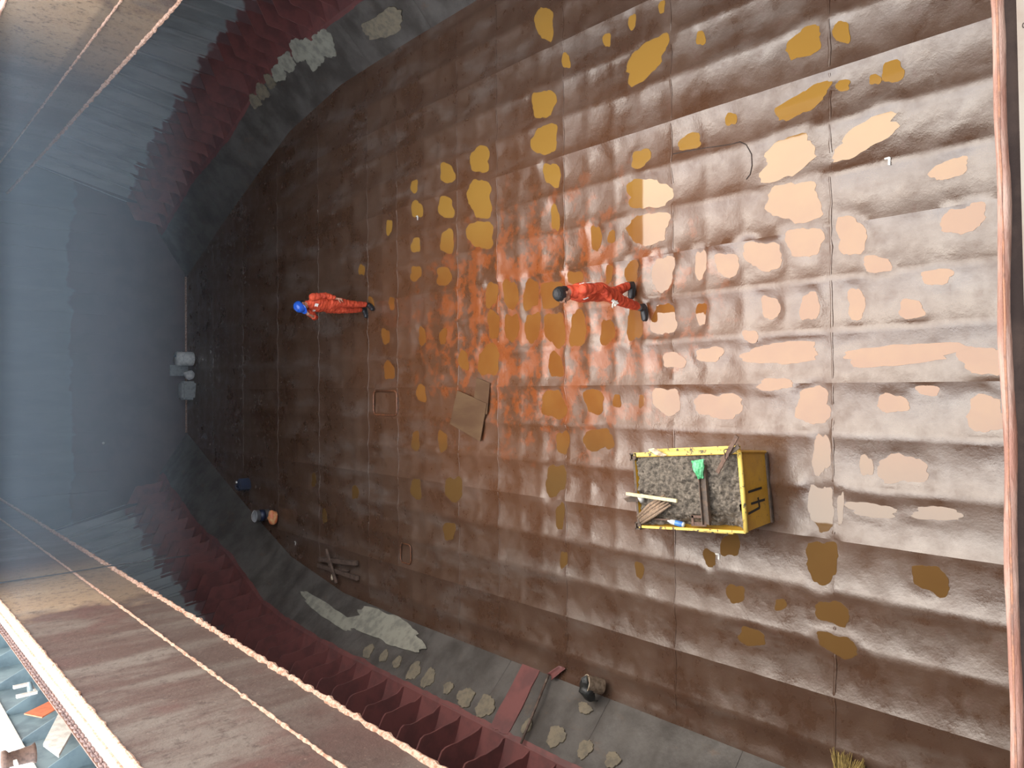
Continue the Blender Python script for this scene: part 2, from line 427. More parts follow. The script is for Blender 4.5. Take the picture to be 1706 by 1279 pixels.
for i, (px, py, a, b, sk) in enumerate(PUD):
    c0 = G(px, py); n = 44; out = []
    r = random.Random(i)
    ph = [r.uniform(0, 6.28) for _ in range(6)]
    big = min(1.0, max(a, b) / 40)
    for j in range(n):
        t = 2 * math.pi * j / n
        ct, st_ = math.cos(t), math.sin(t)
        sq = 1.0 / (abs(ct) ** 3 + abs(st_) ** 3) ** (1 / 3)       # a rounded box, as the dished plates are
        w = 1 + .11 * math.sin(2 * t + ph[0]) + .09 * math.sin(3 * t + ph[1]) + .055 * math.sin(5 * t + ph[2]) + big * (.04 * math.sin(8 * t + ph[3]) + .035 * math.sin(13 * t + ph[4]) + .02 * math.sin(19 * t + ph[5]))
        x_, y_ = a * ct * sq * w, b * st_ * sq * w
        out.append(G(px + x_, py + y_ + sk * x_)[:2])
    out = np.array(out); c = out.mean(0)
    d = out - c; ang = np.arctan2(d[:, 1], d[:, 0]); rad = np.hypot(d[:, 0], d[:, 1]); o = np.argsort(ang)
    ang, rad = ang[o], rad[o]
    ang3 = np.concatenate([ang - 2 * np.pi, ang, ang + 2 * np.pi]); rad3 = np.concatenate([rad] * 3)
    gx, gy = np.meshgrid(np.linspace(-1, 1, 7), np.linspace(-1, 1, 7)); msk = gx ** 2 + gy ** 2 < .7
    rm = rad.mean()
    lev = float(np.median(hz0(c[0] + gx[msk] * rm * .8, c[1] + gy[msk] * rm * .8)))
    POOLS.append((c, out, ang3, rad3, rad.max(), lev))
def hz(x, y):
    z = hz0(x, y)
    for c, out, a3, r3, rmax, lev in POOLS:
        sel = (np.abs(x - c[0]) < rmax * 1.6) & (np.abs(y - c[1]) < rmax * 1.6)
        if not sel.any(): continue
        dx, dy = x[sel] - c[0], y[sel] - c[1]
        q = np.hypot(dx, dy) / np.interp(np.arctan2(dy, dx), a3, r3)
        zs = z[sel]; w = 1 - smooth01(1.05, 1.5, q)
        tgt = lev - .007 + .006 * smooth01(.75, 1.08, q)
        z[sel] = zs * (1 - w) + tgt * w
    return z

# ---- floor: a bedplate and the plates welded on it
fb = MB()
ys = np.linspace(YN, YF, 28)
poly = [(CX - fl(y) + .02, y, -.30) for y in ys] + [(CX + fl(y) - .02, y, -.30) for y in ys[::-1]]
fb.prism(poly, (0, 0, .14))
floor = fb.build('floor', M['floor']); tag(floor, 'wet rusty steel floor of the cargo hold with dished plates', kind='structure')
XI = np.arange(-10, 12)                       # ridge numbers
strakes = [(-9, -6), (-6, -3), (-3, 0), (0, 3), (3, 6), (6, 9), (9, 12)]
ycuts = [YN] + [yat(kk) for kk in (-8, -4, 0, 4, 8, 11, 13, 17, 19, 23, 27, 31, 35)] + [YF]
ycuts = sorted(y for y in ycuts if YN <= y <= YF)
for (i0, i1) in strakes:
    for y0, y1 in zip(ycuts[:-1], ycuts[1:]):
        nyy = max(2, int(round((y1 - y0) / .055))) if y1 < 14.5 else max(2, int(round((y1 - y0) / .09)))
        yy = np.linspace(y0, y1, nyy + 1)
        nx = 12 if y1 < 14.5 else 8
        xx = X0R + DXR * np.linspace(i0, i1, (i1 - i0) * nx + 1)
        Xg, Yg = np.meshgrid(xx, yy, indexing='ij')
        lo, hi = CX - fl(Yg), CX + fl(Yg)
        if (Xg > hi).all() or (Xg < lo).all(): continue
        Xc = np.clip(Xg, lo, hi)
        if np.ptp(Xc) < .02: continue
        Zg = hz(Xc.copy(), Yg.copy())
        edge = np.minimum(Xc - lo, hi - Xc); Zg *= smooth01(0, .25, edge)
        keep = (np.ptp(Xc, axis=1) >= 0) 
        me = grid_mesh('plate', Xc, Yg, Zg)
        b = bmesh.new(); b.from_mesh(me); bmesh.ops.dissolve_degenerate(b, dist=1e-4, edges=b.edges); b.to_mesh(me); b.free()
        if len(me.polygons): link_mesh('plate', me, M['floor'], floor)
for yc in ycuts[1:-1]:                        # weld beads across the floor
    xs = np.arange(CX - fl(yc) + .1, CX + fl(yc) - .1, .10)
    zz = hz(xs.copy(), np.full_like(xs, yc))
    mb = MB()
    for a0 in range(0, len(xs) - 1):
        pass
    for c, out, a3, r3, rmax, lev in POOLS:
        q = np.hypot(xs - c[0], yc - c[1]) / np.interp(np.arctan2(yc - c[1], xs - c[0]), a3, r3)
        zz = np.where(q < 1.12, lev - .03, zz)
    pts = [(x, yc + random.uniform(-.006, .006), z + .001) for x, z in zip(xs, zz)]
    mb.tube(pts, [(.014 + random.uniform(-.006, .006), .004) for _ in pts], n=6)
    mb.build('weld_seam', M['floor'], floor)
for c, out, a3, r3, rmax, lev in POOLS:
    me = bpy.data.meshes.new('puddle')
    vs = [(c[0], c[1], lev)] + [(p[0], p[1], lev) for p in out] + [(p[0], p[1], lev - .02) for p in out]
    n = len(out)
    d = out - c; sgn = d[0][0] * d[1][1] - d[0][1] * d[1][0]
    fs = [(0, 1 + j, 1 + (j + 1) % n) for j in range(n)] + [(1 + j, 1 + n + j, 1 + n + (j + 1) % n, 1 + (j + 1) % n) for j in range(n)]
    if sgn < 0: fs = [f[::-1] for f in fs]
    me.from_pydata(vs, [], fs); me.update()
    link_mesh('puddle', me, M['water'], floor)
# manhole frames welded on the floor
def manhole(px0, py0, px1, py1, wd=.035):
    a, b, c_, d_ = G(px0, py0), G(px1, py0), G(px1, py1), G(px0, py1)
    x0, x1 = sorted(((a[0] + b[0]) / 2, (c_[0] + d_[0]) / 2)); y0, y1 = sorted(((a[1] + d_[1]) / 2, (b[1] + c_[1]) / 2))
    mb = MB(); r = min(.12, (x1 - x0) * .2); pts = []
    for cxq, cyq, a0 in ((x1 - r, y1 - r, 0), (x0 + r, y1 - r, 90), (x0 + r, y0 + r, 180), (x1 - r, y0 + r, 270)):
        for q in range(5):
            t = math.radians(a0 + 22.5 * q); pts.append((cxq + r * math.cos(t), cyq + r * math.sin(t), -.005))
    mb.tube(pts + pts[:1], wd * .7, n=6)
    o = mb.build('manhole_rim', M['seam'], floor)
    return o
tag(manhole(622, 651, 661, 691), 'rusty raised rim round a closed manhole')
manhole(667, 906, 684, 938, .02)

# ---- sides
def side(s, name, label):
    """s = -1 left, +1 right"""
    ys = np.concatenate([np.arange(YN, 14, 1.1), np.arange(14, YF, .55), [YF]])
    Yg = np.stack([ys, ys], 0); n = len(ys)
    def strip(rel0, z0, rel1, z1, nm, mat, par, yy, th=None):
        A = np.stack([CX + s * rel0(yy), CX + s * rel1(yy)], 0); Yq = np.stack([yy, yy], 0)
        Zq = np.stack([np.full_like(yy, z0), np.full_like(yy, z1)], 0)
        me = grid_mesh(nm, A, Yq, Zq, smooth=False)
        return link_mesh(nm, me, mat, par)
    wall = strip(sh, ZL, sht, ZD + .05, name, M['hull'], None, ys)
    tag(wall, label, kind='structure')
    strip(lambda q: fl(q) + .05, -.28, lambda q: ht(q) + .08, ZH - .03, 'backing', M['hopper'], wall, ys)
    # hopper plates, a little dished between the frames
    cuts = [YN, .9, 3.1, 5.35, 7.55, 9.75, 11.95, 14.15, 16.35, 18.55, 20.75, 22.95, YF]
    for y0, y1 in zip(cuts[:-1], cuts[1:]):
        yy = np.linspace(y0 + (.003 if y0 > YN else 0), y1 - (.003 if y1 < YF else 0), 25); vv = np.linspace(0, 1, 9)
        Yq, Vq = np.meshgrid(yy, vv, indexing='ij')
        rel = fl(Yq) + (ht(Yq) - fl(Yq)) * Vq; z = ZH * Vq
        ty = phase(Yq) % 1.0
        d = .022 * (1 - np.abs(2 * ty - 1) ** 2.2) * np.sin(np.pi * np.clip(Vq, 0, 1)) + .008 * fbm(Yq, Vq * 1.1, 2.1, s)
        edge = (1 - np.abs(2 * Vq - 1) ** 6)
        me = grid_mesh('hopper_plate', CX + s * (rel + d * edge * .65), Yq, z - d * edge * .75)
        link_mesh('hopper_plate', me, M['hopper'], wall)
    for y0, y1 in zip(cuts[:-1], cuts[1:]):
        yy = np.linspace(y0, y1, 9)
        o = strip(ht, ZH, sh, ZL, 'ledge_plate', M['red'], wall, yy)
        tag(o, 'red oxide ledge plate')
    # red edge strip that laps onto the hopper
    mb = MB(); yy = np.arange(YN, YF, .1)
    r = random.Random(3 + s)
    vs = []; fs = []
    for q, y in enumerate(yy):
        lap = .06 + .035 * mnoise.noise(Vector((y * 1.7, s, 0))) + .02 * mnoise.noise(Vector((y * 7, s, 3)))
        f = float(fl(y)); h_ = float(ht(y)); v = 1 - lap
        vs += [(CX + s * (f + (h_ - f) * v) - s * .008, y, ZH * v + .010), (CX + s * (h_ + .02), y, ZH + .014)]
    fs = [(2 * q, 2 * q + 1, 2 * q + 3, 2 * q + 2) for q in range(len(yy) - 1)]
    mb.add(vs, fs); o = mb.build('paint_edge', M['red'], wall); tag(o, 'ragged red paint edge')
    # frames with brackets
    share = {}
    y = .62
    while y < YF - .2:
        key = int(y / .555) % 5 if y < 13.9 else round(y, 2)
        if key not in share:
            h_, s0, s1 = float(ht(y)), float(sh(y)), float(sht(y))
            def P_(rel, z): return (s * rel, 0, z)
            mb = MB(); t = .012
            mb.prism([P_(s0 - .0, ZL - .02), P_(s1, ZD), P_(s1 - .24, ZD), P_(s0 - .24, ZL + .25), P_(s0 - .24, ZL - .02)], (0, t, 0))
            mb.prism([P_(s1 - .24, ZD), P_(s0 - .24, ZL + .7), P_(s0 - .255, ZL + .7), P_(s1 - .255, ZD)], (0, .075, 0))
            fr = mb.mesh('frame')
            mb = MB()
            edge = [(h_ + .03, ZH + .015)]
            rr_ = random.Random(int(y * 100) + (7 if s > 0 else 0))
            wob = rr_.uniform(-.03, .03)
            for rel, z in ((.045, .05), (.075, .09), (.10, .16), (.115, .27), (.125, .38), (.14, .50), (.155, .62), (.15, .74), (.175, .80)):
                edge.append((h_ + rel + rr_.uniform(-.012, .012) + wob * math.sin((z - .1) * 4.5), ZH + z + rr_.uniform(-.012, .012)))
            edge += [(s0 - .23, ZH + 1.05), (s0 - .23, ZL - .02), (h_ + .2, ZH + .05)]
            mb.prism([(s * r_, .001, z) for r_, z in edge], (0, .012, 0))
            # turned-over flange on the free edge
            e2 = edge[1:11]
            vs = [(s * r_, .013, z) for r_, z in e2] + [(s * (r_ + .004), .036, z) for r_, z in e2]
            mb.add(vs, [(q, q + 1, len(e2) + q + 1, len(e2) + q) for q in range(len(e2) - 1)])
            br = mb.mesh('bracket')
            share[key] = (fr, br)
        fr, br = share[key]
        o = link_mesh('frame', fr, M['hull'], wall, (CX, y, 0))
        link_mesh('bracket', br, M['red'], o)
        y += .555
    return wall
wall_left = side(-1, 'wall_left', 'left side of the hold, grey hopper below red brackets and frames')
wall_right = side(1, 'wall_right', 'right side of the hold, red below and blue grey above')

def on_hopper(s, px, py):
    """point of a hopper slope seen at a photograph pixel"""
    d = ray(px, py); t0, t1 = 4.0, 40.0
    for _ in range(50):
        t = (t0 + t1) / 2; p = CP + d * t
        rel = s * (p[0] - CX); f, h_ = float(fl(p[1])), float(ht(p[1]))
        zs = (rel - f) / (h_ - f) * ZH
        if p[2] > zs: t0 = t
        else: t1 = t
    return CP + d * t0
def decal(s, px, py, a, b, rot, name, mat, parent, seed=0, rag=.12, lift=.016, sq=2.0, label=None):
    r = random.Random(seed); ph = [r.uniform(0, 6.28) for _ in range(4)]; n = 48; ring = []
    cr, sr = math.cos(rot), math.sin(rot)
    c = on_hopper(s, px, py)
    for j in range(n):
        t = 2 * math.pi * j / n
        k_ = 1 / (abs(math.cos(t)) ** sq + abs(math.sin(t)) ** sq) ** (1 / sq)
        w = k_ * (1 + rag * (math.sin(3 * t + ph[0]) + .6 * math.sin(5 * t + ph[1]) + .5 * math.sin(9 * t + ph[2]) + .4 * math.sin(15 * t + ph[3])))
        x, y = a * math.cos(t) * w, b * math.sin(t) * w
        ring.append(on_hopper(s, px + x * cr - y * sr, py + x * sr + y * cr))
    nrm = Vector((-s * .75, 0, .66)).normalized() * lift
    vs = [Vector(c) + nrm] + [Vector(p) + nrm for p in ring] + [Vector(p) - nrm * .5 for p in ring]
    mid = [Vector(c) * .5 + Vector(p) * .5 + nrm for p in ring]
    fs = [(0, 1 + j, 1 + (j + 1) % n) for j in range(n)] + [(1 + j, 1 + n + j, 1 + n + (j + 1) % n, 1 + (j + 1) % n) for j in range(n)]
    mb = MB(); mb.add(vs, fs)
    o = mb.build(name, mat, parent)
    if label: tag(o, label)
    return o
for i, (px, py, a, b) in enumerate([(614, 1085, 7, 13), (640, 1093, 6, 11), (662, 1103, 6, 11), (690, 1118, 9, 17), (714, 1130, 9, 18), (747, 1146, 7, 11), (776, 1162, 13, 17), (809, 1177, 14, 20), (878, 1210, 7, 13), (927, 1227, 14, 19), (975, 1248, 11, 17), (1021, 1266, 12, 14), (975, 1180, 12, 9)]):
    decal(-1, px, py, a, b, .55, 'mud_patch', M['patch'], wall_left, i, .10)
decal(-1, 860, 1162, 16, 64, .47, 'red_paint_strip', M['red'], wall_left, 31, .03, .012, 16.0, 'red painted strip across the grey hopper')
decal(-1, 646, 1048, 62, 23, .42, 'cement_wash', M['cement'], wall_left, 32, .10, .014, 3, 'pale flaking cement wash')
decal(-1, 548, 1020, 52, 11, .6, 'cement_wash', M['cement'], wall_left, 33, .08, .014, 3, 'pale flaking cement wash')
for i, (px, py, a, b, mt) in enumerate([(542, 72, 14, 24, 'cement'), (520, 88, 16, 26, 'cement'), (498, 84, 12, 20, 'cement'), (478, 104, 12, 16, 'cement'), (464, 122, 10, 14, 'cement'), (450, 135, 7, 13, 'patch'), (437, 152, 9, 14, 'patch'), (425, 168, 8, 12, 'patch'), (640, 40, 34, 20, 'patch')]):
    decal(1, px, py, a, b, -.5, 'cement_wash', M[mt], wall_right, 50 + i, .10, .014, 3, 'pale cement wash' if mt == 'cement' else None)

# ---- bulkheads
def bulkhead(name, y, label, mat, lean=0):
    f, h_, s0, s1 = float(fl(y)), float(ht(y)), float(sh(y)), float(sht(y))
    pr = [(CX - f, -.4), (CX - f, 0), (CX - h_, ZH), (CX - s0, ZL), (CX - s1, ZD + .05), (CX + s1, ZD + .05), (CX + s0, ZL), (CX + h_, ZH), (CX + f, 0), (CX + f, -.4)]
    mb = MB(); mb.prism([(x, y, z - .02) for x, z in pr], (0, .03 if y > 0 else -.03, 0))
    o = mb.build(name, mat); tag(o, label, kind='structure'); return o
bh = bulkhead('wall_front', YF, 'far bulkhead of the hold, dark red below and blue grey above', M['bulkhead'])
for x in np.arange(CX - 4.2, CX + 4.3, .6):
    mb = MB(); mb.box((x, YF - .03, 3.75), (.10, .05, 2.8)); mb.build('stiffener', M['bulkhead'], bh)
mb = MB(); mb.tube([(CX - 2.5, YF - .02, .03), (CX + 2.5, YF - .02, .03)], .03, 6); mb.build('foot_weld', M['scale'], bh)
for p in ((172, 738), ):
    q = GY(*p, YF - .03); mb = MB(); mb.lathe([(0, 0), (.035, 0), (.04, .02), (.03, .04), (0, .045)], 10, q, Matrix.Rotation(math.pi / 2, 3, 'X'))
    tag(mb.build('fitting', M['white'], bh), 'small white disc')  # plain white disc set on the bulkhead
bulkhead('wall_back', YN, 'near bulkhead under the hatch edge', M['bulkhead'])

# ---- deck around the hatch and the coamings
XL, XR, ZB, ZW, ZT = -2.86, 5.40, 5.20, 5.74, 6.84
YH0, YH1 = .42, 24.6
mb = MB()
for s, xc in ((-1, XL), (1, XR)):
    ys = np.linspace(YN, YF, 20)
    outer = [(CX + s * (float(sht(y)) + .02), y, ZD) for y in ys]
    poly = [(xc + s * .012, YN, ZD), (xc + s * .012, YF, ZD)] + outer[::-1]
    mb.prism(poly, (0, 0, .02))
mb.box(((XL + XR) / 2, (YN + YH0) / 2, ZD + .01), (XR - XL, YH0 - YN, .02))
mb.box(((XL + XR) / 2, (YF + YH1) / 2, ZD + .01), (XR - XL, YF - YH1, .02))
ceil = mb.build('ceiling', M['deck']); tag(ceil, 'steel deck plating round the hatch', kind='structure')
def rough_bead(x, z, y0, y1, r, name, mat, parent, amp, step=.05, seed=0):
    ys = np.arange(y0, y1, step); rr = random.Random(seed)
    pts = [(x + amp * .4 * mnoise.noise(Vector((y * 6, seed, 0))), y, z + amp * .4 * mnoise.noise(Vector((y * 5, seed, 9)))) for y in ys]
    rad = [max(.006, r * (1 + .7 * mnoise.noise(Vector((y * 9, seed, 4))) + .35 * rr.uniform(-1, 1))) for y in ys]
    mb = MB(); mb.tube(pts, rad, 7, smooth=False); return mb.build(name, mat, parent)
def coaming(s, x, name, label, ZB, ZW, ZT):
    mb = MB(); mb.box((x + s * .008, (YH0 + YH1) / 2, (ZB + ZT) / 2), (.016, YH1 - YH0, ZT - ZB))
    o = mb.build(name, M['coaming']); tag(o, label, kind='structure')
    tag(rough_bead(x - s * .005, ZW, YH0 + .1, YH1, .017, 'weld_bead', M['scale'], o, .02, seed=1 + s), 'pale flaky weld bead')
    tag(rough_bead(x - s * .010, ZB - .01, YH0 + .1, YH1, .030, 'bottom_bar', M['scale'], o, .03, seed=5 + s), 'pale flaky bottom bar')
    mb = MB(); mb.box((x + s * .15, (YH0 + YH1) / 2, ZT + .01), (.32, YH1 - YH0, .02)); mb.build('top_flange', M['flange'], o)
    rough_bead(x - s * .008, ZT + .012, YH0 + .1, YH1, .018, 'edge_scale', M['scale'], o, .02, seed=8 + s)
    mb = MB(); mb.box((x + s * .135, (YH0 + YH1) / 2, ZT + .03), (.02, YH1 - YH0, .02)); mb.build('seal_rail', M['scale'], o)
    for y in np.arange(2, YH1, 1.65):
        mb = MB(); mb.prism([(x + s * .02, y, ZT), (x + s * .30, y, ZT), (x + s * .14, y, ZD + .03), (x + s * .02, y, ZD + .03)], (0, .014, 0)); mb.build('stay', M['bulwark'], o)
    # roller chain lying in its track along the flange
    mb = MB(); q = 0
    y = 6.0
    while y < 13.4:
        q += 1
        c = Vector((x + s * .285, y, ZT + .045)); ring = []
        for j in range(9):
            t = 2 * math.pi * j / 8; a, b_ = .024 * math.cos(t), .042 * math.sin(t)
            ring.append(c + (Vector((a, b_, 0)) if q % 2 else Vector((0, b_, a))))
        mb.tube(ring, .010, 5, cap=False); y += .062
    ch = mb.build('track_chain', M['chain'], o); tag(ch, 'dark chain lying along the flange', kind='stuff')
    mb = MB(); mb.box((x + s * .325, (YH0 + YH1) / 2, ZT + .025), (.014, YH1 - YH0, .09)); mb.build('track_lip', M['pinkbar'], o)
    return o
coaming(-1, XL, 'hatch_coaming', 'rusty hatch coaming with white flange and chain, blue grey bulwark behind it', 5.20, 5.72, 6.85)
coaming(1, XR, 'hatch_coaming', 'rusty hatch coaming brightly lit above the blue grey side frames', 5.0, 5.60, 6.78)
for y, lab in ((YH0 - .1, 'end coaming under the near hatch cover'), (YH1, 'end coaming under the far hatch cover')):
    zt_ = ZT if y < 5 else 7.15  # far end raised to shut out stray light under the cover
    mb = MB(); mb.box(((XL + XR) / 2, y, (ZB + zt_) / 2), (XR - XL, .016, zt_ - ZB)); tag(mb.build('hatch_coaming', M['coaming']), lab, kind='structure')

# ---- hatch covers: the one the photograph is taken from, and the one raised over the far half
hc = empty('hatch_cover', (.0, .487, 6.88), .013)
tag(hc, 'pale rusty hatch cover with a pink edge bar across the near end', 'hatch cover')
mb = MB(); mb.box((1.08, -1.412, .0), (8.3, 2.75, .03)); mb.build('top_plate', M['cover'], hc)
mb = MB(); mb.box((1.08, -.030, -.018), (8.3, .07, .02)); tag(mb.build('gutter', M['coverdark'], hc), 'dark gutter behind the edge bar')
mb = MB(); vs = []
xs = np.arange(-3.0, 5.2, .03)
pts = [(x, 0 + .006 * mnoise.noise(Vector((x * 4, 0, 0))), -.012 + .004 * mnoise.noise(Vector((x * 5, 2, 0)))) for x in xs]
mb.tube(pts, [(.0115 + .002 * mnoise.noise(Vector((x * 7, 1, 0))) + .0012 * mnoise.noise(Vector((x * 30, 1, 0))), .03) for x in xs], 8)
mb.build('edge_bar', M['pinkbar'], hc)
rough = [(x, -.004 + .002 * mnoise.noise(Vector((x * 9, 5, 0))), .016) for x in xs]
mb = MB(); mb.tube(rough, .002, 5); mb.build('edge_groove', M['seam'], hc)
for i in range(26):                         # scabs of rust and chalk loops on the cover
    r = random.Random(i); x = r.uniform(-.7, .75); y = -.052 - r.random() * .03
    mb = MB(); rad = r.uniform(.003, .007)
    mb.tube([(x + rad * math.cos(t) * r.uniform(.7, 1.2), y + rad * math.sin(t), .0155) for t in np.linspace(0, r.uniform(3, 6.2), 9)], .0008, 5)
    mb.build('rust_ring', M['coverdark'], hc)
fc = empty('hatch_cover', (1.25, 18.92, 7.16))  # unseen; raised off the coaming to let sky light in under it
tag(fc, 'dark hatch cover raised over the far half of the hatch', 'hatch cover')
mb = MB(); mb.box((0, 0, .01), (8.7, 11.9, .02)); mb.build('bottom_plate', M['deck'], fc)
for x in (-4.2, 4.2):
    for y in (-5.2, -1.8, 1.8, 5.2): mb = MB(); mb.lathe([(0, -.03), (.13, -.03), (.13, .03), (0, .03)], 18, (x, y, -.155), Matrix.Rotation(math.pi / 2, 3, 'Y')); mb.build('wheel', M['darksteel'], fc)  # wheels added to carry the raised cover
mb = MB(); mb.box((0, 0, .40), (8.7, 11.9, .02)); mb.build('top_plate', M['deck'], fc)
for y in (-5.94, 5.94): mb = MB(); mb.box((0, y, .205), (8.7, .016, .37)); mb.build('end_plate', M['deck'], fc)
for x in (-4.34, 4.34): mb = MB(); mb.box((x, 0, .205), (.016, 11.86, .37)); mb.build('side_plate', M['deck'], fc)

# ---- bulwark beyond the left coaming, and what stands there
bw = empty('bulwark', (-6.25, 16, ZD + .02)); tag(bw, 'blue grey bulwark with upright stays along the deck edge', 'bulwark')
mb = MB(); mb.box((0, 0, .42), (.012, 22, .84)); mb.build('plate', M['bulwark'], bw)
mb = MB(); mb.box((0, 0, .85), (.14, 22, .03)); mb.build('rail', M['white'], bw)
for y in np.arange(-8, 9.5, 1.6):
    mb = MB(); mb.prism([(.006, y, .0), (.48, y, .0), (.44, y, .12), (.10, y, .83), (.006, y, .83)], (0, .014, 0)); mb.build('stay', M['bulwark'], bw)
def deck_pt(px, py, x): 
    d = ray(px, py); return Vector(CP + d * (x / d[0]))
mb = MB(); a, b_ = deck_pt(52, 1190, -5.85), deck_pt(97, 1165, -5.85)
def todeck(p, q):
    t_ = (ZD + .022 - q.z) / min(q.z - p.z, -1e-3); return q + (q - p) * max(0, t_)
p_, q_, r_, s_ = [deck_pt(*w_, -5.7) for w_ in ((40, 1190), (70, 1196), (100, 1178), (97, 1162))]
mb.prism([p_, q_, todeck(q_, r_), todeck(p_, s_)], (.02, 0, 0))
tag(mb.build('orange_board', M['orangepaint']), 'orange board leaning on the blue grey bulwark', 'board')
mb = MB(); p_, q_, r_, s_ = [deck_pt(*w_, -5.65) for w_ in ((72, 1243), (98, 1262), (124, 1216), (104, 1180))]
mb.prism([p_, q_, todeck(q_, r_), todeck(p_, s_)], (.05, 0, 0))
tag(mb.build('white_plank', M['white']), 'broad white plank leaning on the bulwark stays', 'plank')
vf = empty('roller_bracket', deck_pt(50, 1147, -5.75)); tag(vf, 'small grey roller bracket between two bulwark stays', 'bracket')
mb = MB(); mb.lathe([(.05, -.03), (.13, -.03), (.13, .03), (.05, .03), (.05, -.03)], 18); mb.build('ring', M['bulwark'], vf)
mb = MB(); mb.box((.0, .30, .08), (.05, .09, .3)); mb.box((0, -.28, .1), (.05, .09, .34)); mb.box((0, 0, -.05), (.04, .6, .04)); mb.build('frame', M['white'], vf)
bl = empty('mooring_fitting', deck_pt(28, 1262, -5.75)); tag(bl, 'brown rusty mooring fitting beside the white plank', 'fitting')
mb = MB(); mb.lathe([(0, -.25), (.16, -.25), (.13, -.2), (.11, .1), (.16, .14), (.16, .2), (0, .22)], 14); mb.build('post', M['rustbar'], bl)
mb = MB(); mb.bar((0, -.3, .05), (0, .35, .02), .05, .05); mb.build('cross_bar', M['white'], bl)
mb = MB(); mb.box((0, 60, -3.2), (600, 500, .1)); tag(mb.build('sea', M['sea']), 'pale sea outside the ship', kind='structure')
# rope hanging over the left coaming
mb = MB(); pts = [(XL - .24, 13.62, ZT + .03), (XL + .012, 13.62, ZT + .045), (XL + .03, 13.62, ZT), (XL + .03, 13.63, 5.9), (XL + .045, 13.64, ZB - .02), (XL + .03, 13.66, 4.6), (XL + .02, 13.67, 3.95)]
mb.tube(pts, .011, 6); tag(mb.build('rope', M['rope']), 'thin dark rope hanging over the rusty coaming into the hold', 'rope')

# ---- added scattering volumes that stand for lens glare at the far end
hm_ = bpy.data.materials.new('blue_glare_veil'); hm_.use_nodes = True
ht_ = hm_.node_tree; ht_.nodes.clear()
hv = ht_.nodes.new('ShaderNodeVolumeScatter'); hv.inputs['Color'].default_value = (.62, .80, 1.0, 1); hv.inputs['Density'].default_value = .006; hv.inputs['Anisotropy'].default_value = .2
ho_ = ht_.nodes.new('ShaderNodeOutputMaterial'); ht_.links.new(hv.outputs[0], ho_.inputs['Volume'])
mb = MB(); mb.box((1.08, 17.5, 4.55), (7.3, 13.6, 1.36)); hz_o = mb.build('glare_veil', hm_); tag(hz_o, 'thin bluish veil added as lens glare in the upper hold below the far hatch cover', kind='stuff')
hm2 = hm_.copy(); hm2.name = 'thicker_glare_veil'; hm2.node_tree.nodes['Volume Scatter'].inputs['Density'].default_value = .023
mb = MB(); mb.box((1.08, 17.0, 6.17), (7.3, 14.6, 1.86)); tag(mb.build('glare_veil', hm2), 'thicker bluish veil added as lens glare close under the far hatch cover', kind='stuff')

# ------------------------------------------------------------------ the skip
SKX, SKY, SKR = -1.285, 5.71, math.radians(5.0)
ZF = float(hz(np.array([SKX]), np.array([SKY]))[0])
sk = empty('skip', (SKX, SKY, .0), SKR)
tag(sk, 'yellow steel skip heaped with grey sludge, black 41 on its end', 'skip')
SW, SL, SH = .93, 1.58, .66        # width, length, height at the rim
bwid, blen = .85, 1.50
def skp(u, v, w):                  # u,v in -1..1 ; w 0..1 of the height
    a = bwid / 2 + (SW - bwid) / 2 * w; b = blen / 2 + (SL - blen) / 2 * w
    return Vector((u * a, v * b, w * SH))
t = .02
def panel(name, c00, c10, c11, c01, mat):
    n = (c10 - c00).cross(c01 - c00).normalized() * t
    mb = MB(); mb.prism([c00, c10, c11, c01], n); o = mb.build(name, mat, sk); return o
panel('end_panel', skp(-1, -1, 0), skp(-1, -1, 1), skp(1, -1, 1), skp(1, -1, 0), M['yellow'])
panel('end_panel', skp(1, 1, 0), skp(1, 1, 1), skp(-1, 1, 1), skp(-1, 1, 0), M['yellow'])
panel('side_panel', skp(-1, 1, 0), skp(-1, 1, 1), skp(-1, -1, 1), skp(-1, -1, 0), M['yellow'])
panel('side_panel', skp(1, -1, 0), skp(1, -1, 1), skp(1, 1, 1), skp(1, 1, 0), M['yellow'])
mb = MB(); mb.box((0, 0, .02), (bwid, blen, .03)); mb.build('bottom', M['darksteel'], sk)
mb = MB(); mb.tube([skp(-1.0, -1.01, 1), skp(1.0, -1.01, 1)], .028, 10); o = mb.build('front_rim', M['rim'], sk)
mb = MB(); mb.bar(skp(1.03, -1, .97), skp(1.03, 1, .97), .05, .05); mb.bar(skp(1.10, -.95, .84), skp(1.10, .75, .86), .07, .03); mb.build('side_rim', M['rim'], sk)
mb = MB(); mb.bar(skp(-1.0, -1, .98), skp(-1.0, 1, .98), .03, .03); mb.bar(skp(-1.06, -.75, .90), skp(-1.06, -.1, .86), .03, .03); mb.build('side_rim', M['rim'], sk)
mb = MB(); mb.bar(skp(-1, 1.0, .97), skp(1, 1.0, .97), .035, .05); mb.build('back_rim', M['darksteel'], sk)
mb = MB(); mb.bar(skp(-1.01, -1.012, .02), skp(1.01, -1.012, .02), .03, .04); mb.build('foot_rim', M['darksteel'], sk)
mb = MB(); mb.bar(skp(1.01, -1.012, .03), skp(1.01, -1.012, 1.0), .03, .03); mb.build('corner_post', M['yellow'], sk)
for u in (-1, 1):                  # square sockets at the back corners
    c = skp(u * .97, 1.0, 1.0)
    mb = MB()
    for dx_, dy_, wx, wy in ((-.04, 0, .015, .095), (.04, 0, .015, .095), (0, -.04, .095, .015), (0, .04, .095, .015)):
        mb.box((c.x + dx_, c.y + dy_, c.z - .06), (wx, wy, .16))
    mb.build('corner_socket', M['darksteel'], sk)
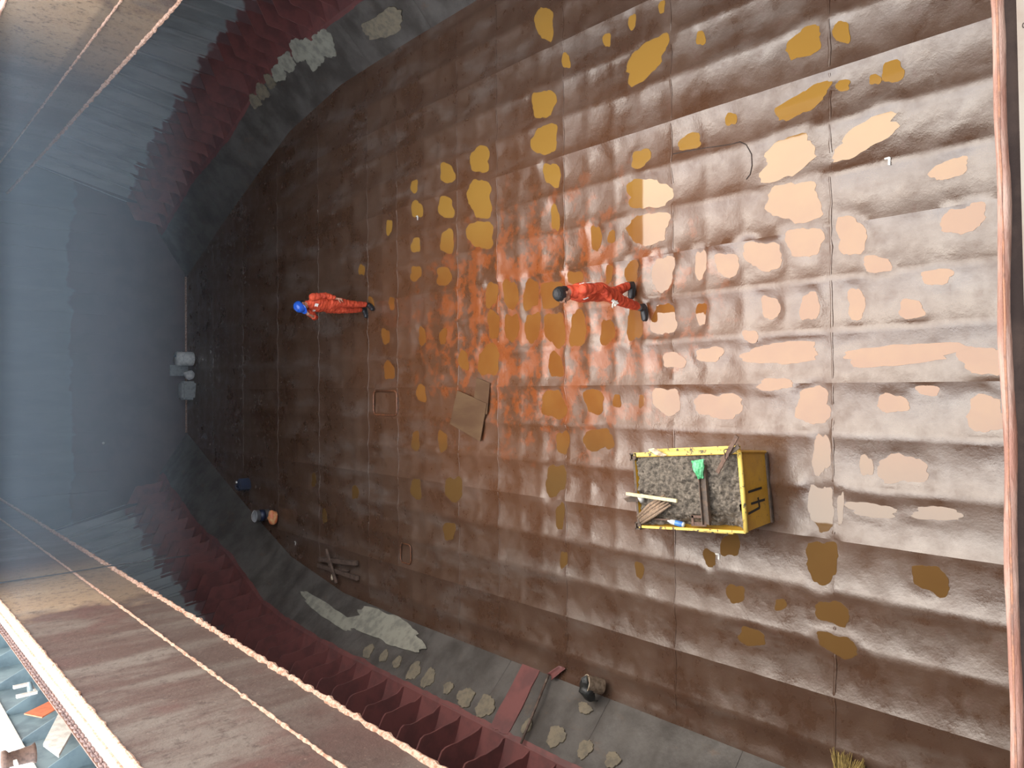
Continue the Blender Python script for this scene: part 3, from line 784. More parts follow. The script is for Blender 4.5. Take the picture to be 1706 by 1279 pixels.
# the number 41, painted on the near end: strokes in (u across, w up)
e0, e1 = skp(-1, -1, 0), skp(1, -1, 1)
def onend(u, w, off=.003):
    p = skp(u, -1, w); return p + Vector((0, -t * 0 - off, 0))
strokes = [[(.02, .28), (-.03, .79)],                                    # 1
           [(-.57, .85), (-.50, .42), (-.22, .45)], [(-.34, .72), (-.32, .20)]]   # 4
for st_ in strokes:
    mb = MB()
    for (a, b), (c_, d_) in zip(st_[:-1], st_[1:]):
        mb.bar(onend(a, b), onend(c_, d_), .028, .004, up=(0, -1, 0))
    mb.build('painted_stroke', M['ink'], sk)
# sludge heaped in it
nu, nv = 90, 150
uu, vv = np.meshgrid(np.linspace(-.965, .965, nu), np.linspace(-.965, .975, nv), indexing='ij')
hx = np.zeros_like(uu)
for a in range(nu):
    for b in range(nv):
        p = Vector((uu[a, b] * .46, vv[a, b] * .78, 0))
        hx[a, b] = (mnoise.fractal(p * 3.0 + Vector((3, 1, 0)), .7, 2.2, 4) * .035 + (abs(mnoise.noise(p * 9)) - .25) * .085 + mnoise.fractal(p * 17, .8, 2.1, 4) * .036 + mnoise.noise(p * 45) * .014)
heap = .63 + .05 * np.exp(-((uu - .1) ** 2 / .5 + (vv - .35) ** 2 / .35)) + hx
heap -= .16 * smooth01(-.55, -.95, uu) * smooth01(.98, .3, np.abs(vv))
heap -= .10 * smooth01(-.30, -.60, vv) * smooth01(.2, -.6, uu) * smooth01(-.98, -.8, vv)
heap += .11 * np.exp(-((uu + .35) ** 2 / .12 + (vv + .72) ** 2 / .02))
wz = heap / SH
ax = bwid / 2 + (SW - bwid) / 2 * np.clip(wz, 0, 1); by = blen / 2 + (SL - blen) / 2 * np.clip(wz, 0, 1)
me = grid_mesh('sludge', uu * ax * .985, vv * by * .985, heap)
sl = link_mesh('sludge', me, M['rubble'], None, (SKX, SKY, 0)); sl.rotation_euler = (0, 0, SKR)
tag(sl, 'grey brown sludge and rubble heaped in the yellow skip', 'sludge', kind='stuff')
def inskip(x, y, z):
    c, s = math.cos(SKR), math.sin(SKR); return Vector((SKX + x * c - y * s, SKY + x * s + y * c, z))
# channel beam lying across the sludge
cb = empty('steel_channel', inskip(-.03, -.30, .715), SKR); tag(cb, 'dark steel channel lying across the sludge in the skip', 'beam')
mb = MB(); mb.box((0, .045, .0), (.72, .012, .05)); mb.box((0, -.005, -.02), (.72, .09, .012)); mb.box((0, -.05, 0), (.72, .012, .05)); mb.build('channel', M['darksteel'], cb)
mb = MB(); mb.box((-.27, .13, -.015), (.03, .16, .02)); mb.box((-.36, .12, -.02), (.05, .22, .015)); mb.box((-.31, .20, -.015), (.12, .03, .02)); mb.build('welded_frame', M['rustbar'], cb)
# green bag
gb = MB()
n, kx = 14, 18
Xb, Yb = np.meshgrid(np.linspace(-1, 1, 22), np.linspace(-1, 1, 22), indexing='ij')
wq = 1 - .55 * smooth01(.3, -1, Xb)
zb = .055 * (1 - Xb ** 2) ** 1 * (1 - np.abs(Yb) ** 2.5) + .012 * np.sin(Yb * 14 + Xb * 3) * (1 - np.abs(Yb)) + .008 * fbm(Xb * 2, Yb * 2, 4)
c, s = math.cos(SKR), math.sin(SKR)
Xl = Xb * .115; Yl = Yb * .085 * wq
me = grid_mesh('green_bag', Xl, Yl, zb)
o = link_mesh('green_bag', me, M['greenbag'], None, inskip(.28, -.29, .765)); o.rotation_euler = (0, 0, SKR + .1)
so = o.modifiers.new('thick', 'SOLIDIFY'); so.thickness = .02; so.offset = -1
tag(o, 'crumpled green plastic bag lying on the sludge by the beam', 'bag')
# rusty flat bars tied at the corner
z0 = .74
for (a, b_, zz, lab) in (((1195, 787), (1228, 726), .77, 'long rusty flat bar jutting over the skip side beside the green bag'), ((1201, 766), (1231, 743), .735, 'short dark flat bar crossing under the long rusty bar')):
    mb = MB(); mb.bar(G(*a, zz), G(*b_, zz + .03), .05, .014)
    tag(mb.build('flat_bar', M['rustbar'] if zz > .75 else M['darksteel']), lab, 'bar')
mb = MB(); q = V(G(1211, 757, .80))
mb.tube([q + Vector((.06 * math.cos(t), .035 * math.sin(t) + .01 * math.sin(3 * t), .012 * math.sin(2 * t))) for t in np.linspace(0, 11, 40)], .006, 5)
tag(mb.build('wire_lashing', M['cable']), 'dark wire lashing wound round the flat bars on the skip', 'wire')
# pale stick
a, b_ = G(1044, 822, .80), G(1128, 834, .81)
mb = MB(); mb.bar(a, b_, .04, .03); tag(mb.build('wooden_stick', M['palewood']), 'pale yellow wooden stick poking out over the back of the skip', 'stick')
# split driftwood
a, b_ = Vector(G(1066, 866, .70)), Vector(G(1112, 832, .74))
mb = MB()
for i in range(5):
    off = Vector((.028 * (i - 2), .022 * (i - 2), .012 * math.sin(i * 2.1)))
    mb.tube([a + off * .7, (a + b_) / 2 + off + Vector((0, 0, .02)), b_ + off * (1.1 + .2 * math.sin(i))], [.018, .026, .012], 7)
tag(mb.build('split_log', M['greywood']), 'splintered grey wood lying in the back corner of the skip', 'wood')
# plastic bottle
p = Vector(G(1127, 871, .66)); Rb = Matrix.Rotation(math.radians(78), 3, 'X') @ Matrix.Identity(3); Rb = Matrix.Rotation(math.radians(172), 3, 'Z') @ Rb
bt = empty('plastic_bottle', p); tag(bt, 'clear bottle with a blue label lying against the skip side', 'bottle')
mb = MB(); mb.lathe([(0, -.11), (.03, -.11), (.034, -.09), (.034, .05), (.026, .08), (.013, .10), (.013, .12), (0, .12)], 14, M=Rb); mb.build('bottle_body', M['clear'], bt)
mb = MB(); mb.lathe([(.0355, -.085), (.0365, -.08), (.0365, .01), (.0355, .015)], 14, M=Rb); tag(mb.build('bottle_label', M['bluecap'], bt), 'blue label')
# white cup and scrap
p = G(1070, 835, .70)
mb = MB(); mb.lathe([(0, 0), (.035, 0), (.045, .09), (.041, .09), (.032, .006)], 14, p, Matrix.Rotation(1.1, 3, 'Y')); tag(mb.build('cup', M['whiteplastic']), 'crushed white cup lying under the pale stick', 'cup')
a = G(1046, 832, .70); mb = MB()
mb.prism([G(1040, 830, .70), G(1052, 826, .71), G(1068, 829, .71), G(1064, 836, .70), G(1046, 836, .69)], (0, 0, .015))
tag(mb.build('slate_scrap', M['darksteel']), 'dark scrap of plate sticking out under the pale stick', 'scrap')
mb = MB(); mb.bar(G(1088, 864, .66), G(1122, 866, .66), .018, .018); tag(mb.build('steel_rod', M['rustbar']), 'thin rusty rod beside the splintered wood', 'rod')
mb = MB(); vs = []
mb.prism([G(1080, 748, .70), G(1090, 746, .70), G(1112, 758, .69), G(1104, 760, .70), G(1092, 757, .73)], (0, 0, .012)); o = mb.build('paper_scrap', M['cream']); tag(o, 'torn pale cardboard lying on the skip side rim', 'scrap')

# ------------------------------------------------------------------ people
def remesh(mb, name, vox, smooth_it=4, wr=0.0, wscale=14, seed=0):
    me = mb.mesh(name + '_src'); o = bpy.data.objects.new(name, me); COL.objects.link(o)
    r = o.modifiers.new('r', 'REMESH'); r.mode = 'VOXEL'; r.voxel_size = vox
    s = o.modifiers.new('s', 'SMOOTH'); s.factor = .5; s.iterations = smooth_it
    dg = bpy.context.evaluated_depsgraph_get(); dg.update()
    out = bpy.data.meshes.new_from_object(o.evaluated_get(dg))
    bpy.data.objects.remove(o); bpy.data.meshes.remove(me)
    out.name = name
    if wr:
        nn = [v.normal.copy() for v in out.vertices]
        for v, nm in zip(out.vertices, nn):
            q = v.co; w = mnoise.noise(Vector((q.x * wscale * .7, q.y * wscale * .7, q.z * wscale * 1.9)) + Vector((seed, 0, 0)))
            w += .5 * mnoise.noise(Vector((q.x * wscale, q.y * wscale * 1.3, q.z * wscale * 3.2 + 2.0 * q.x * wscale)))
            v.co += nm * wr * w
    out.polygons.foreach_set('use_smooth', [True] * len(out.polygons)); out.update()
    return out
V = Vector
def hand(mb, wrist, d, palm_n, curl=.5, side=1, k=1.0):
    """five-fingered hand; d = direction of the fingers, palm_n = out of the palm"""
    d = V(d).normalized(); n = V(palm_n); n = (n - d * n.dot(d)).normalized(); x = d.cross(n) * side
    w = V(wrist)
    mb.tube([w - d * .03 * k, w + d * .02 * k, w + d * .055 * k, w + d * .09 * k], [(.024 * k, .018 * k), (.032 * k, .016 * k), (.042 * k, .015 * k), (.040 * k, .013 * k)], 10)
    for i, (off, ln) in enumerate(((-.031, .068), (-.010, .078), (.011, .074), (.031, .058))):
        p0 = w + d * .075 * k + x * off * k; pts = [p0]; dd = d.copy(); ang = curl * .5
        for q in range(3):
            R = Matrix.Rotation(ang if True else 0, 3, n.cross(d).normalized() * -1)
            dd = (R @ dd).normalized(); pts.append(pts[-1] + dd * ln * k * (.42, .33, .25)[q]); ang = curl
        mb.tube(pts, [.0100 * k, .0095 * k, .0088 * k, .0070 * k], 8)
    p0 = w + d * .02 * k - x * .030 * k
    td = (d * .75 - x * .75 + n * .45).normalized(); t2 = (d * .95 - x * .15 + n * .5).normalized()
    mb.tube([p0, p0 + td * .045 * k, p0 + td * .045 * k + t2 * .04 * k], [.015 * k, .012 * k, .0085 * k], 8)
def person(name, loc, rz, label, J, helmet, gloves):
    root = empty(name, loc, rz); tag(root, label, 'person')
    hd, nk, ch, pv = V(J['head']), V(J['neck']), V(J['chest']), V(J['pelvis'])
    look = V(J['look']).normalized()
    # head frame: f forward, u up
    u = (hd - nk); u = (u - look * u.dot(look)).normalized(); f = look; rx = f.cross(u).normalized()   # rx = person's right-hand direction
    HM = Matrix((rx, -f, u)).transposed()      # local x right, -y forward, z up
    # ---- body: skin, one continuous surface
    b = MB()
    b.tube([ch + V((0, 0, .02)), nk + V((0, 0, -.02)), nk + (hd - nk) * .6], [.062, .056, .054], 12)
    b.ell(hd + HM @ V((0, .008, .02)), (.076, .096, .108), HM)
    b.ell(hd + HM @ V((0, -.026, -.055)), (.056, .066, .062), HM)
    b.ell(hd + HM @ V((0, -.072, -.098)), (.026, .020, .018), HM)      # chin
    b.tube([hd + HM @ V((0, -.084, .02)), hd + HM @ V((0, -.112, -.022)), hd + HM @ V((0, -.092, -.034))], [.010, .016, .012], 8)   # nose
    b.ell(hd + HM @ V((0, -.088, -.062)), (.024, .010, .007), HM); b.ell(hd + HM @ V((0, -.086, -.074)), (.021, .010, .007), HM)   # lips
    b.ell(hd + HM @ V((0, -.080, .034)), (.055, .018, .010), HM)      # brow
    for s in (-1, 1): b.ell(hd + HM @ V((s * .078, .012, -.012)), (.010, .022, .034), HM)
    # trunk and limbs inside the clothes
    b.tube([pv + V((0, 0, -.05)), pv + V((0, 0, .1)), ch], [(.14, .09), (.13, .09), (.15, .10)], 12)
    hands_on = MB()
    for s, key in ((1, 'L'), (-1, 'R')):
        sh_, el, wr = (V(J[q + key]) for q in ('sh', 'el', 'wr'))
        b.tube([sh_, el, wr], [.045, .038, .027], 8)
        dd = V(J['hd' + key]); pn = V(J['pn' + key])
        tgt = hands_on if key in gloves else b
        hand(tgt, wr + (wr - el).normalized() * .02, dd, pn, J['curl' + key], s if key == 'L' else -1, 1.08 if key in gloves else 1.0)
        hp, kn, an = (V(J[q + key]) for q in ('hp', 'kn', 'an'))
        b.tube([hp, kn, an, an + V((0, 0, -.03))], [.075, .05, .036, .04], 8)
        tod = V(J['toe' + key]).normalized()
        b.tube([an + V((0, 0, -.045)), an + V((0, 0, -.066)) + tod * .12], [.034, .017], 8)
    body = link_mesh('body', remesh(b, 'body', .0095, 2), M['skin'], root)
    # ---- eyes
    for s in (-1, 1):
        e_ = MB(); e_.ell(hd + HM @ V((s * .032, -.086, .012)), (.013, .008, .007), HM, 8, 6); e_.build('eye', M['eye'], root)
    # ---- coverall, one garment
    c = MB()
    lat = (V(J['shL']) - V(J['shR'])).normalized(); 
    def ring(p, a, bb, fw):
        x = lat.copy(); x = (x - fw * x.dot(fw)).normalized(); y = fw.cross(x)
        return [p + x * a * math.cos(tq) + y * bb * math.sin(tq) for tq in np.linspace(0, 2 * math.pi, 21)[:-1]]
    ax = (ch - pv); 
    prof = [(pv + V((0, 0, -.09)), .155, .115), (pv + V((0, 0, .0)), .172, .130), (pv + ax * .30, .162, .120), (pv + ax * .62, .175, .128), (pv + ax * .92, .192, .130), (ch + (nk - ch) * .35, .180, .112), (ch + (nk - ch) * .72, .105, .085), (ch + (nk - ch) * .95, .072, .070)]
    vs = []; 
    for p, a, bb in prof: vs += ring(p, a, bb, V((0, 0, 1)))
    nn = 20; kk = len(prof)
    fs = [(i * nn + j, i * nn + (j + 1) % nn, (i + 1) * nn + (j + 1) % nn, (i + 1) * nn + j) for i in range(kk - 1) for j in range(nn)] + [tuple(range(nn))[::-1], tuple((kk - 1) * nn + j for j in range(nn))]
    c.add(vs, fs, True)
    c.tube([nk + V((0, 0, -.05)), nk + (hd - nk) * .22], [.075, .070], 12)     # collar
    for key in 'LR':
        sh_, el, wr = (V(J[q + key]) for q in ('sh', 'el', 'wr'))
        c.ell(sh_, (.078, .078, .075))
        cuff = el + (wr - el) * J.get('cuff' + key, .93)
        c.tube([sh_, sh_ * .5 + el * .5, el, el * .5 + cuff * .5, cuff], [.076, .068, .060, .055, .047], 12)
        hp, kn, an = (V(J[q + key]) for q in ('hp', 'kn', 'an'))
        leg_end = kn + (an - kn) * J.get('hem' + key, .93)
        c.tube([hp + V((0, 0, .05)), hp * .5 + kn * .5, kn, kn * .5 + leg_end * .5, leg_end], [.108, .096, .076, .068, .060], 12)
    cov = link_mesh('coverall', remesh(c, 'coverall', .0125, 2, .013, 15, len(label)), M['cloth'], root)
    # ---- boots
    for key in 'LR':
        an = V(J['an' + key]); tod = V(J['toe' + key]).normalized()
        bo = MB()
        base = an + V((0, 0, -.058))
        bo.tube([an + V((0, 0, .03)), an + V((0, 0, -.03)), base + V((0, 0, -.0))], [.050, .050, .046], 12)
        bo.tube([base - tod * .06, base - tod * .03, base + tod * .05, base + tod * .12, base + tod * .17, base + tod * .19], [(.032, .028), (.042, .04), (.044, .042), (.047, .034), (.040, .030), (.022, .018)], 12)
        ob = link_mesh('boot', remesh(bo, 'boot', .009, 2), M['boot'], root)
        so = MB(); side_ = tod.cross(V((0, 0, 1))); sp = []
        for tq in np.linspace(0, 2 * math.pi, 25)[:-1]:
            l = .065 + .125 * math.cos(tq) ; w = .047 * math.sin(tq) * (1 + .12 * math.cos(tq))
            sp.append(base + tod * l + side_ * w + V((0, 0, -.043)))
        so.prism(sp, (0, 0, .022)); so.build('boot_sole', M['sole'], root)
    if hands_on.v:
        link_mesh('glove', remesh(hands_on, 'glove', .008, 2), M['glove'], root)
    # ---- reflective tape
    for (pts, w) in J['tape']:
        tp = MB(); 
        q = []
        for a, bb in zip(pts[:-1], pts[1:]):
            for i_ in range(4): q.append(V(a).lerp(V(bb), i_ / 4))
        q.append(V(pts[-1])); L_, R_ = [], []
        for i_, c0 in enumerate(q):
            ok, loc_, nr, _i = cov.closest_point_on_mesh(c0)
            dr = (q[min(i_ + 1, len(q) - 1)] - q[max(i_ - 1, 0)]).normalized(); sd = nr.cross(dr).normalized() * w * .5
            for sgn_, lst in ((-1, L_), (1, R_)):
                ok, l2, n2, _i = cov.closest_point_on_mesh(loc_ + sd * sgn_); lst.append(l2 + n2 * .012)
        n_ = len(q)
        tp.add(L_ + R_, [(i_, i_ + 1, n_ + i_ + 1, n_ + i_) for i_ in range(n_ - 1)], True)
        tp.build('reflective_strip', M['tape'], root)
    if helmet:
        hm = MB()
        prof = [(.0, .135), (.05, .128), (.085, .105), (.108, .065), (.116, .02), (.118, .0), (.112, .0), (.108, .02), (.0, .11)]
        vs = []; nnn = 24
        for r, z in prof:
            for j in range(nnn):
                a = 2 * math.pi * j / nnn; vs.append(hd + HM @ V((r * .92 * math.cos(a), r * 1.10 * math.sin(a), z + .035)))
        hm.add(vs, [(i * nnn + j, i * nnn + (j + 1) % nnn, (i + 1) * nnn + (j + 1) % nnn, (i + 1) * nnn + j) for i in range(len(prof) - 1) for j in range(nnn)], True)
        ho = hm.build('helmet', M['helmet'], root); tag(ho, 'glossy blue safety helmet')
        br = MB(); pp = []
        for a in np.linspace(-1.25, 1.25, 15): pp.append(hd + HM @ V((.108 * math.sin(a), -.126 * math.cos(a) - .0, .036)))
        for a in np.linspace(1.25, -1.25, 15): pp.append(hd + HM @ V((.118 * math.sin(a), -.126 * math.cos(a) - .055 * math.cos(a), .026)))
        br.prism(pp, HM @ V((0, 0, .006))); br.build('brim', M['helmet'], ho)
        rd = MB()
        for x in (-.025, .0, .025): rd.tube([hd + HM @ V((x, -.10 * math.cos(q) * 1.12, .035 + .138 * math.sin(q))) for q in np.linspace(.5, 2.6, 9)], .007, 6)
        rd.build('ridge', M['helmet'], ho)
    hr = MB()
    hr.ell(hd + HM @ V((0, .020, .034)), (.087, .101, .107), HM, 18, 12)
    hr.ell(hd + HM @ V((0, .060, -.04)), (.066, .050, .07), HM)
    me = remesh(hr, 'hair', .010, 1, .004, 60, 3)
    # keep the face clear
    bmh = bmesh.new(); bmh.from_mesh(me); inv = HM.transposed()
    dele = [v for v in bmh.verts if (lambda q: (q.y < -.045 and q.z < .052) or (q.z < .0 and q.y < .01) or q.z > .06 and helmet)(inv @ (v.co - hd))]
    bmesh.ops.delete(bmh, geom=dele, context='VERTS'); bmh.to_mesh(me); bmh.free()
    link_mesh('hair', me, M['hair'], root)
    return root, HM, hd
# front worker: walking to the left of the hold (local -y is forward, +x the person's left)
J2 = dict(head=(0, -.06, 1.575), neck=(0, .0, 1.43), chest=(0, .0, 1.24), pelvis=(0, .03, .90), look=(.10, -.90, -.28),
          shL=(.185, .01, 1.375), elL=(.235, .045, 1.10), wrL=(.235, -.09, .885), hdL=(-.05, -.35, -1), pnL=(-1, .1, 0), curlL=1.15, cuffL=.90,
          shR=(-.185, .01, 1.375), elR=(-.235, .08, 1.10), wrR=(-.215, .04, .87), hdR=(.05, -.3, -1), pnR=(1, .1, 0), curlR=.5,
          hpL=(.095, .03, .90), knL=(.100, -.075, .50), anL=(.095, -.135, .115), toeL=(.10, -1, 0), hemL=.80,
          hpR=(-.095, .03, .90), knR=(-.105, .05, .50), anR=(-.11, .20, .115), toeR=(-.12, -1, 0), hemR=.92,
          tape=[([(.10, .118, 1.40), (.125, .142, 1.28), (.13, .150, 1.16), (.14, .145, 1.08)], .022), ([(.12, -.125, 1.30), (.165, -.10, 1.26)], .02)], tapeup=(0, 1, .2))
fz = lambda p: float(hz(np.array([p[0]]), np.array([p[1]]))[0])
p2 = (1.265, 6.93)
w2, HM2, hd2 = person('person', (p2[0], p2[1], fz(p2) + .005), math.radians(-90), 'bareheaded person in orange coverall walking past bright puddles, white glove showing', J2, False, 'L')
# far worker: facing the camera half left, hand raised to the mouth
J1 = dict(head=(-.01, -.075, 1.575), neck=(0, -.015, 1.44), chest=(0, .0, 1.25), pelvis=(0, .01, .91), look=(-.10, -.85, -.45),
          shL=(.185, .0, 1.385), elL=(.245, .01, 1.12), wrL=(.255, -.06, .90), hdL=(-.05, -.22, -1), pnL=(-1, .0, 0), curlL=.45, cuffL=.88,
          shR=(-.185, -.01, 1.385), elR=(-.27, -.13, 1.17), wrR=(-.10, -.235, 1.385), hdR=(.35, .12, .95), pnR=(.4, 1, 0), curlR=.7, cuffR=.55,
          hpL=(.095, .01, .90), knL=(.10, -.03, .50), anL=(.10, -.01, .115), toeL=(.2, -1, 0), hemL=.95,
          hpR=(-.095, .01, .90), knR=(-.10, .0, .50), anR=(-.105, .05, .115), toeR=(-.35, -1, 0), hemR=.95,
          tape=[([(.04, -.142, 1.30), (.13, -.128, 1.30)], .07), ([(-.13, -.128, 1.30), (-.05, -.142, 1.30)], .05)], tapeup=(0, -1, 0))
p1 = (1.75, 14.28)
w1, HM1, hd1 = person('person', (p1[0], p1[1], fz(p1) + .005), math.radians(-50), 'person in orange coverall and blue helmet raising a hand to the mouth', J1, True, '')
ph = MB(); q = V((-.058, -.19, 1.49)); ph.box(q, (.05, .018, .11), M=Matrix.Rotation(.35, 3, 'Y'))
po = ph.build('handset', M['phone'])
po.parent = None; po.matrix_world = Matrix.Translation((p1[0], p1[1], fz(p1) + .005)) @ Matrix.Rotation(math.radians(-50), 4, 'Z')
tag(po, 'small black handset held at the mouth of the person in the helmet', 'handset')

# ------------------------------------------------------------------ loose things in the hold
def sheet(name, quad, z, th, mat, label, cat, tilt=0):
    mb = MB(); mb.prism([V((q[0], q[1], z)) for q in quad], (0, 0, th)); o = mb.build(name, mat); tag(o, label, cat); return o
A = [G(*p)[:2] for p in ((764, 650), (813, 672), (802, 735), (752, 706))]
sheet('plywood_sheet', A, .018, .015, M['plywood'], 'larger wet brown plywood sheet lying flat among the puddles', 'plywood')
A = [G(*p)[:2] for p in ((795, 629), (817, 638), (812, 690), (789, 680))]
sheet('plywood_sheet', A, .002, .014, M['plywood'], 'smaller plywood piece half under the larger sheet', 'plywood')
# shovel
a = V(on_hopper(-1, 872, 1243)) + V((.06, 0, .05)); b_ = V(G(922, 1126)) + V((0, .02, .11))
sv = empty('shovel', (0, 0, 0)); sv.location = b_; tag(sv, 'shovel with red blade, wooden handle leaning on the grey hopper', 'shovel')
mb = MB(); mb.tube([a - b_, (a - b_) * .5, (0, 0, 0)], [.019, .021, .020], 8); mb.build('handle', M['timber'], sv)
d = (b_ - a).normalized()
mb = MB(); mb.tube([-d * .10, d * .05], [.022, .02], 8); mb.build('ferrule', M['darksteel'], sv)
tip = V(G(943, 1116)) - b_ + V((0, 0, .0)); 
c1, c2, c3, c4 = V(G(919, 1119)) - b_ + V((0, 0, .10)), V(G(927, 1130)) - b_ + V((0, 0, .11)), V(G(944, 1113)) - b_ + V((0, 0, .02)), V(G(932, 1108)) - b_ + V((0, 0, .02))
mb = MB(); Xq, Yq = np.meshgrid(np.linspace(0, 1, 8), np.linspace(0, 1, 8), indexing='ij')
pts = [[(c1 * (1 - u_) + c2 * u_) * (1 - v_) + (c4 * (1 - u_) + c3 * u_) * v_ + V((0, 0, -.045 * math.sin(math.pi * u_) * (1 - .5 * v_))) for v_ in np.linspace(0, 1, 8)] for u_ in np.linspace(0, 1, 8)]
mb.add([p for r_ in pts for p in r_], [(i * 8 + j, (i + 1) * 8 + j, (i + 1) * 8 + j + 1, i * 8 + j + 1) for i in range(7) for j in range(7)], True)
o = mb.build('blade', M['red'], sv); so = o.modifiers.new('t', 'SOLIDIFY'); so.thickness = .008
tag(o, 'red painted blade')
# bucket with black bag
bc = V(G(1008, 1146)); bc.z = .02; bc.x += .05; bk = empty('bucket', bc); tag(bk, 'cream bucket stuffed with a torn black bag at the foot of the hopper', 'bucket')
Rk = Matrix.Rotation(math.radians(-28), 3, 'X') @ Matrix.Rotation(math.radians(14), 3, 'Y')
mb = MB(); mb.lathe([(0, 0), (.105, 0), (.125, .26), (.132, .262), (.132, .275), (.120, .275), (.10, .01), (0, .012)], 24, (0, -.02, .05), Rk); mb.build('bucket_body', M['cream'], bk)
mb = MB(); mb.ell((-.05, .10, .26), (.15, .14, .09)); o = mb.build('black_bag', M['blackbag']); o.parent = bk; jitter(o, .07, 9, 2)
mb = MB(); mb.prism([(-.02, .12, .30), (.13, .19, .28), (.17, .14, .22), (.08, .08, .26)], (0, 0, .012)); mb.build('bag_flap', M['blackbag'], bk)
mb = MB(); mb.prism([(-.19, .02, .2), (-.15, .16, .24), (-.24, .18, .12), (-.23, .05, .08)], (.012, 0, 0)); mb.build('bag_flap', M['blackbag'], bk)
mb = MB(); mb.tube([Rk @ V((.128 * math.cos(q), .128 * math.sin(q) * .35 - .05, .27 + .10 * math.sin(q))) + V((0, -.02, .05)) for q in np.linspace(0, math.pi, 12)], .004, 5); mb.build('handle', M['cable'], bk)
# paint tin and orange bag
pb = V(G(447, 857)); pt = empty('paint_tin', (pb.x, pb.y, .0)); tag(pt, 'silver paint tin standing beside an orange bag', 'tin')
mb = MB(); mb.lathe([(0, 0), (.15, 0), (.15, .36), (.157, .362), (.157, .375), (.145, .375), (.14, .33), (0, .33)], 22); mb.build('tin_body', M['tin'], pt)
mb = MB(); mb.lathe([(.1515, .12), (.1525, .12), (.1525, .26), (.1515, .26)], 22); tag(mb.build('tin_label', M['navy'], pt), 'dark label band')
mb = MB(); mb.tube([(.15 * math.cos(q), -.02, .36 + .10 * math.sin(q)) for q in np.linspace(0, math.pi, 12)], .006, 5); mb.build('handle', M['whiteplastic'], pt)
ob = V(G(463, 860)); mb = MB(); mb.ell((0, 0, .13), (.19, .15, .14)); o = mb.build('plastic_bag', M['orangebag'], None, (ob.x, ob.y, 0)); jitter(o, .06, 7, 1)
tag(o, 'crumpled orange and cream plastic bag beside the silver tin', 'bag')
# dark blue jerry can further in
jb = V(G(416, 806)); jc = empty('jerry_can', (jb.x, jb.y, 0), .4); tag(jc, 'dark blue jerry can standing in the shade near the far hopper', 'jerry can')
mb = MB(); mb.box((0, 0, .17), (.30, .20, .34)); o = mb.build('can_body', M['navy'], jc); bevel(o, .03, 2)
mb = MB(); mb.lathe([(0, 0), (.03, 0), (.03, .035), (0, .04)], 12, (.08, 0, .34)); tag(mb.build('cap', M['whiteplastic'], jc), 'white cap')
mb = MB(); mb.tube([(-.10, 0, .33), (-.09, 0, .40), (.0, 0, .40), (.01, 0, .33)], .014, 8); mb.build('handle', M['navy'], jc)
# timber pile
TB = [((532, 931), (594, 938), .06, .10, 'thicker squared timber lying along the ship in the dark pile'), ((530, 941), (596, 963), .05, .09, 'squared timber lying askew beside the thicker one'),
      ((543, 915), (560, 972), .14, .06, 'thin timber lying across the other two'), ((566, 948), (580, 950), .03, .05, 'short timber stub under the crossing timber')]
for (p, q, z, w, lab) in TB:
    mb = MB(); a, b2 = V(G(*p, z)), V(G(*q, z)); mb.bar(a, b2, w, w * .75); o = mb.build('timber', M['timber']); tag(o, lab, 'timber')
mb = MB(); p = V(G(553, 962, .10)); mb.ell(p, (.07, .05, .03)); o = mb.build('paper_scrap', M['cream']); jitter(o, .02, 20, 3); tag(o, 'pale crumpled scrap on the crossing timber', 'scrap')
# drums and sacks at the far bulkhead
for (px, py, r, h_, mt, nm, lab, cat) in ((318, 598, .22, .52, 'whiteplastic', 'drum', 'white plastic drum at the foot of the far bulkhead', 'drum'),):
    p = V(G(px, py)); p.y = 24.85; dr = empty(nm, (p.x, p.y, 0)); tag(dr, lab, cat)
    mb = MB(); mb.lathe([(0, 0), (r * .95, 0), (r, .04), (r, h_ - .05), (r * .9, h_), (0, h_)], 22); mb.build('drum_body', M[mt], dr)
    for z in (.17, .35): mb = MB(); mb.lathe([(r, z - .015), (r + .012, z), (r, z + .015)], 22); mb.build('hoop', M[mt], dr)
    mb = MB(); mb.lathe([(0, h_), (.04, h_), (.04, h_ + .03), (0, h_ + .03)], 10, (.08, 0, 0)); mb.build('cap', M['navy'], dr)
p = V(G(321, 645)); mb = MB(); mb.box((0, 0, .21), (.58, .40, .42)); o = mb.build('crate', M['greysack'], None, (p.x - .10, 24.75, 0)); bevel(o, .06, 2); jitter(o, .03, 4, 2); tag(o, 'grey bulging sack standing at the bulkhead foot', 'sack')
p = V(G(317, 630)); mb = MB(); mb.ell((0, 0, .16), (.15, .13, .16)); o = mb.build('sack', M['whiteplastic'], None, (p.x + .10, 24.70, 0)); jitter(o, .03, 7, 3); tag(o, 'small pale sack between the grey sack and the board', 'sack')
p = V(G(312, 620)); mb = MB(); mb.box((0, 0, .30), (.34, .03, .60), M=Matrix.Rotation(.2, 3, 'X')); o = mb.build('board', M['greysack'], None, (p.x + .05, 25.22, 0)); tag(o, 'grey board leaning on the far bulkhead beside the drum', 'board')
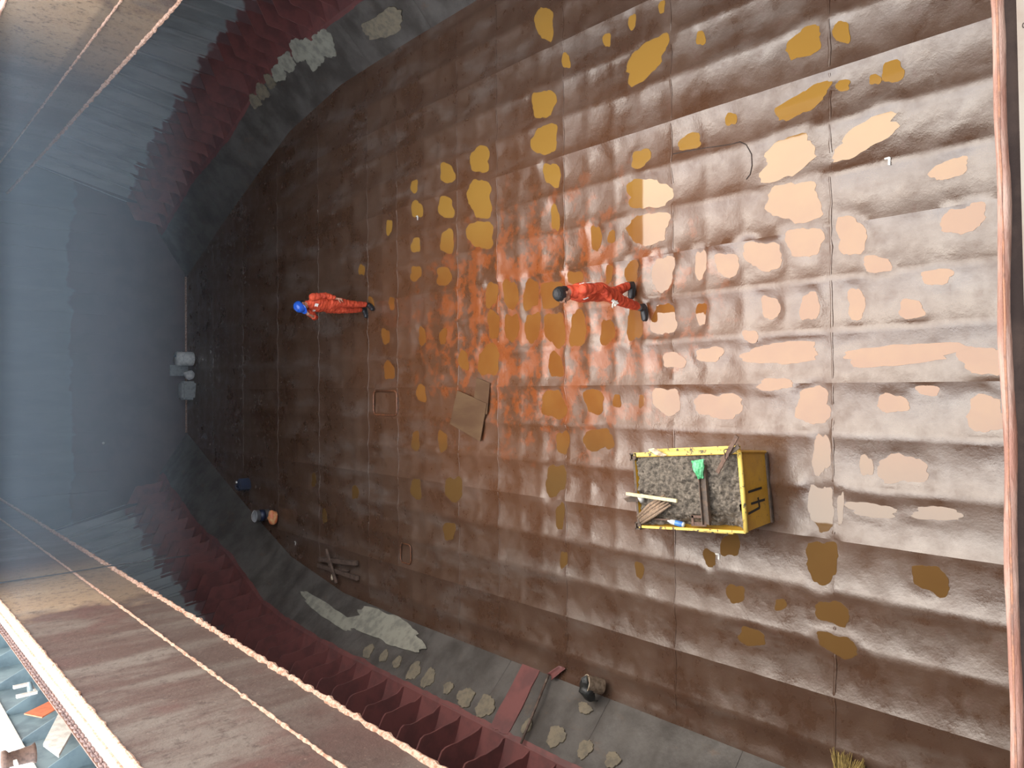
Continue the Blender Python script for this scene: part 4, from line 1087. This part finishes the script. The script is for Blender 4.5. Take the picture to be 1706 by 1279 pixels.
# broom head of straw by the left edge
bp = V(G(1416, 1270)); br = empty('straw_broom', (bp.x, bp.y, .0)); tag(br, 'straw broom lying on the floor at the hold side', 'broom')
mb = MB(); r = random.Random(5)
for i in range(150):
    y0 = r.uniform(-.17, .17); x0 = r.uniform(-.02, .06)
    mb.tube([(x0 - .24, y0 * .6, .07 + r.uniform(-.03, .03)), (x0 - .08, y0 * .85, .09 + r.uniform(-.03, .03)), (x0 + r.uniform(.0, .09), y0 * 1.15 + r.uniform(-.02, .02), .03 + r.uniform(0, .05))], [.005, .005, .003], 4)
tag(mb.build('bristles', M['straw'], br), 'yellow straw bristles', kind='stuff')
mb = MB(); mb.bar((-.30, -.12, .08), (-.30, .12, .08), .07, .05); mb.build('head', M['timber'], br)
mb = MB(); mb.tube([(-.30, 0, .09), (-.62, .1, .36)], .014, 8); mb.build('handle', M['timber'], br)
# cable on the floor
pp = [(1120, 256), (1140, 251), (1180, 245), (1215, 240), (1232, 236), (1243, 241), (1250, 256), (1250, 275), (1247, 290), (1240, 300)]
pts = [V(G(*p)) for p in pp]; fine = []
for i in range(len(pts) - 1):
    for q in range(5): fine.append(pts[i].lerp(pts[i + 1], q / 5))
for v in fine: v.z = fz((v.x, v.y)) + .006
mb = MB(); mb.tube(fine, .006, 6); tag(mb.build('cable', M['cable']), 'thin dark cable curving over the bright wet plates', 'cable')
# small litter
for i, (px, py, lab) in enumerate(((1482, 268, 'small bent white scrap near the large pale puddles'), (693, 362, 'tiny pale scrap in the orange puddle area'), (1195, 1208 - 280, 'tiny white chip near the olive puddle beside the skip'), (527, 948, 'tiny pale chip beside the timber pile'), (490, 905, 'tiny pale chip lying alone in the dark far corner'))):
    p = V(G(px, py)); p.z = fz((p.x, p.y)) + .002
    mb = MB(); mb.prism([p + V(q) for q in ((-.05, -.01, 0), (.03, -.015, 0), (.045, .0, 0), (.04, .05, 0), (.025, .05, 0), (.02, .012, 0), (-.045, .012, 0))], (0, 0, .008)); tag(mb.build('scrap', M['whiteplastic']), lab, 'scrap')
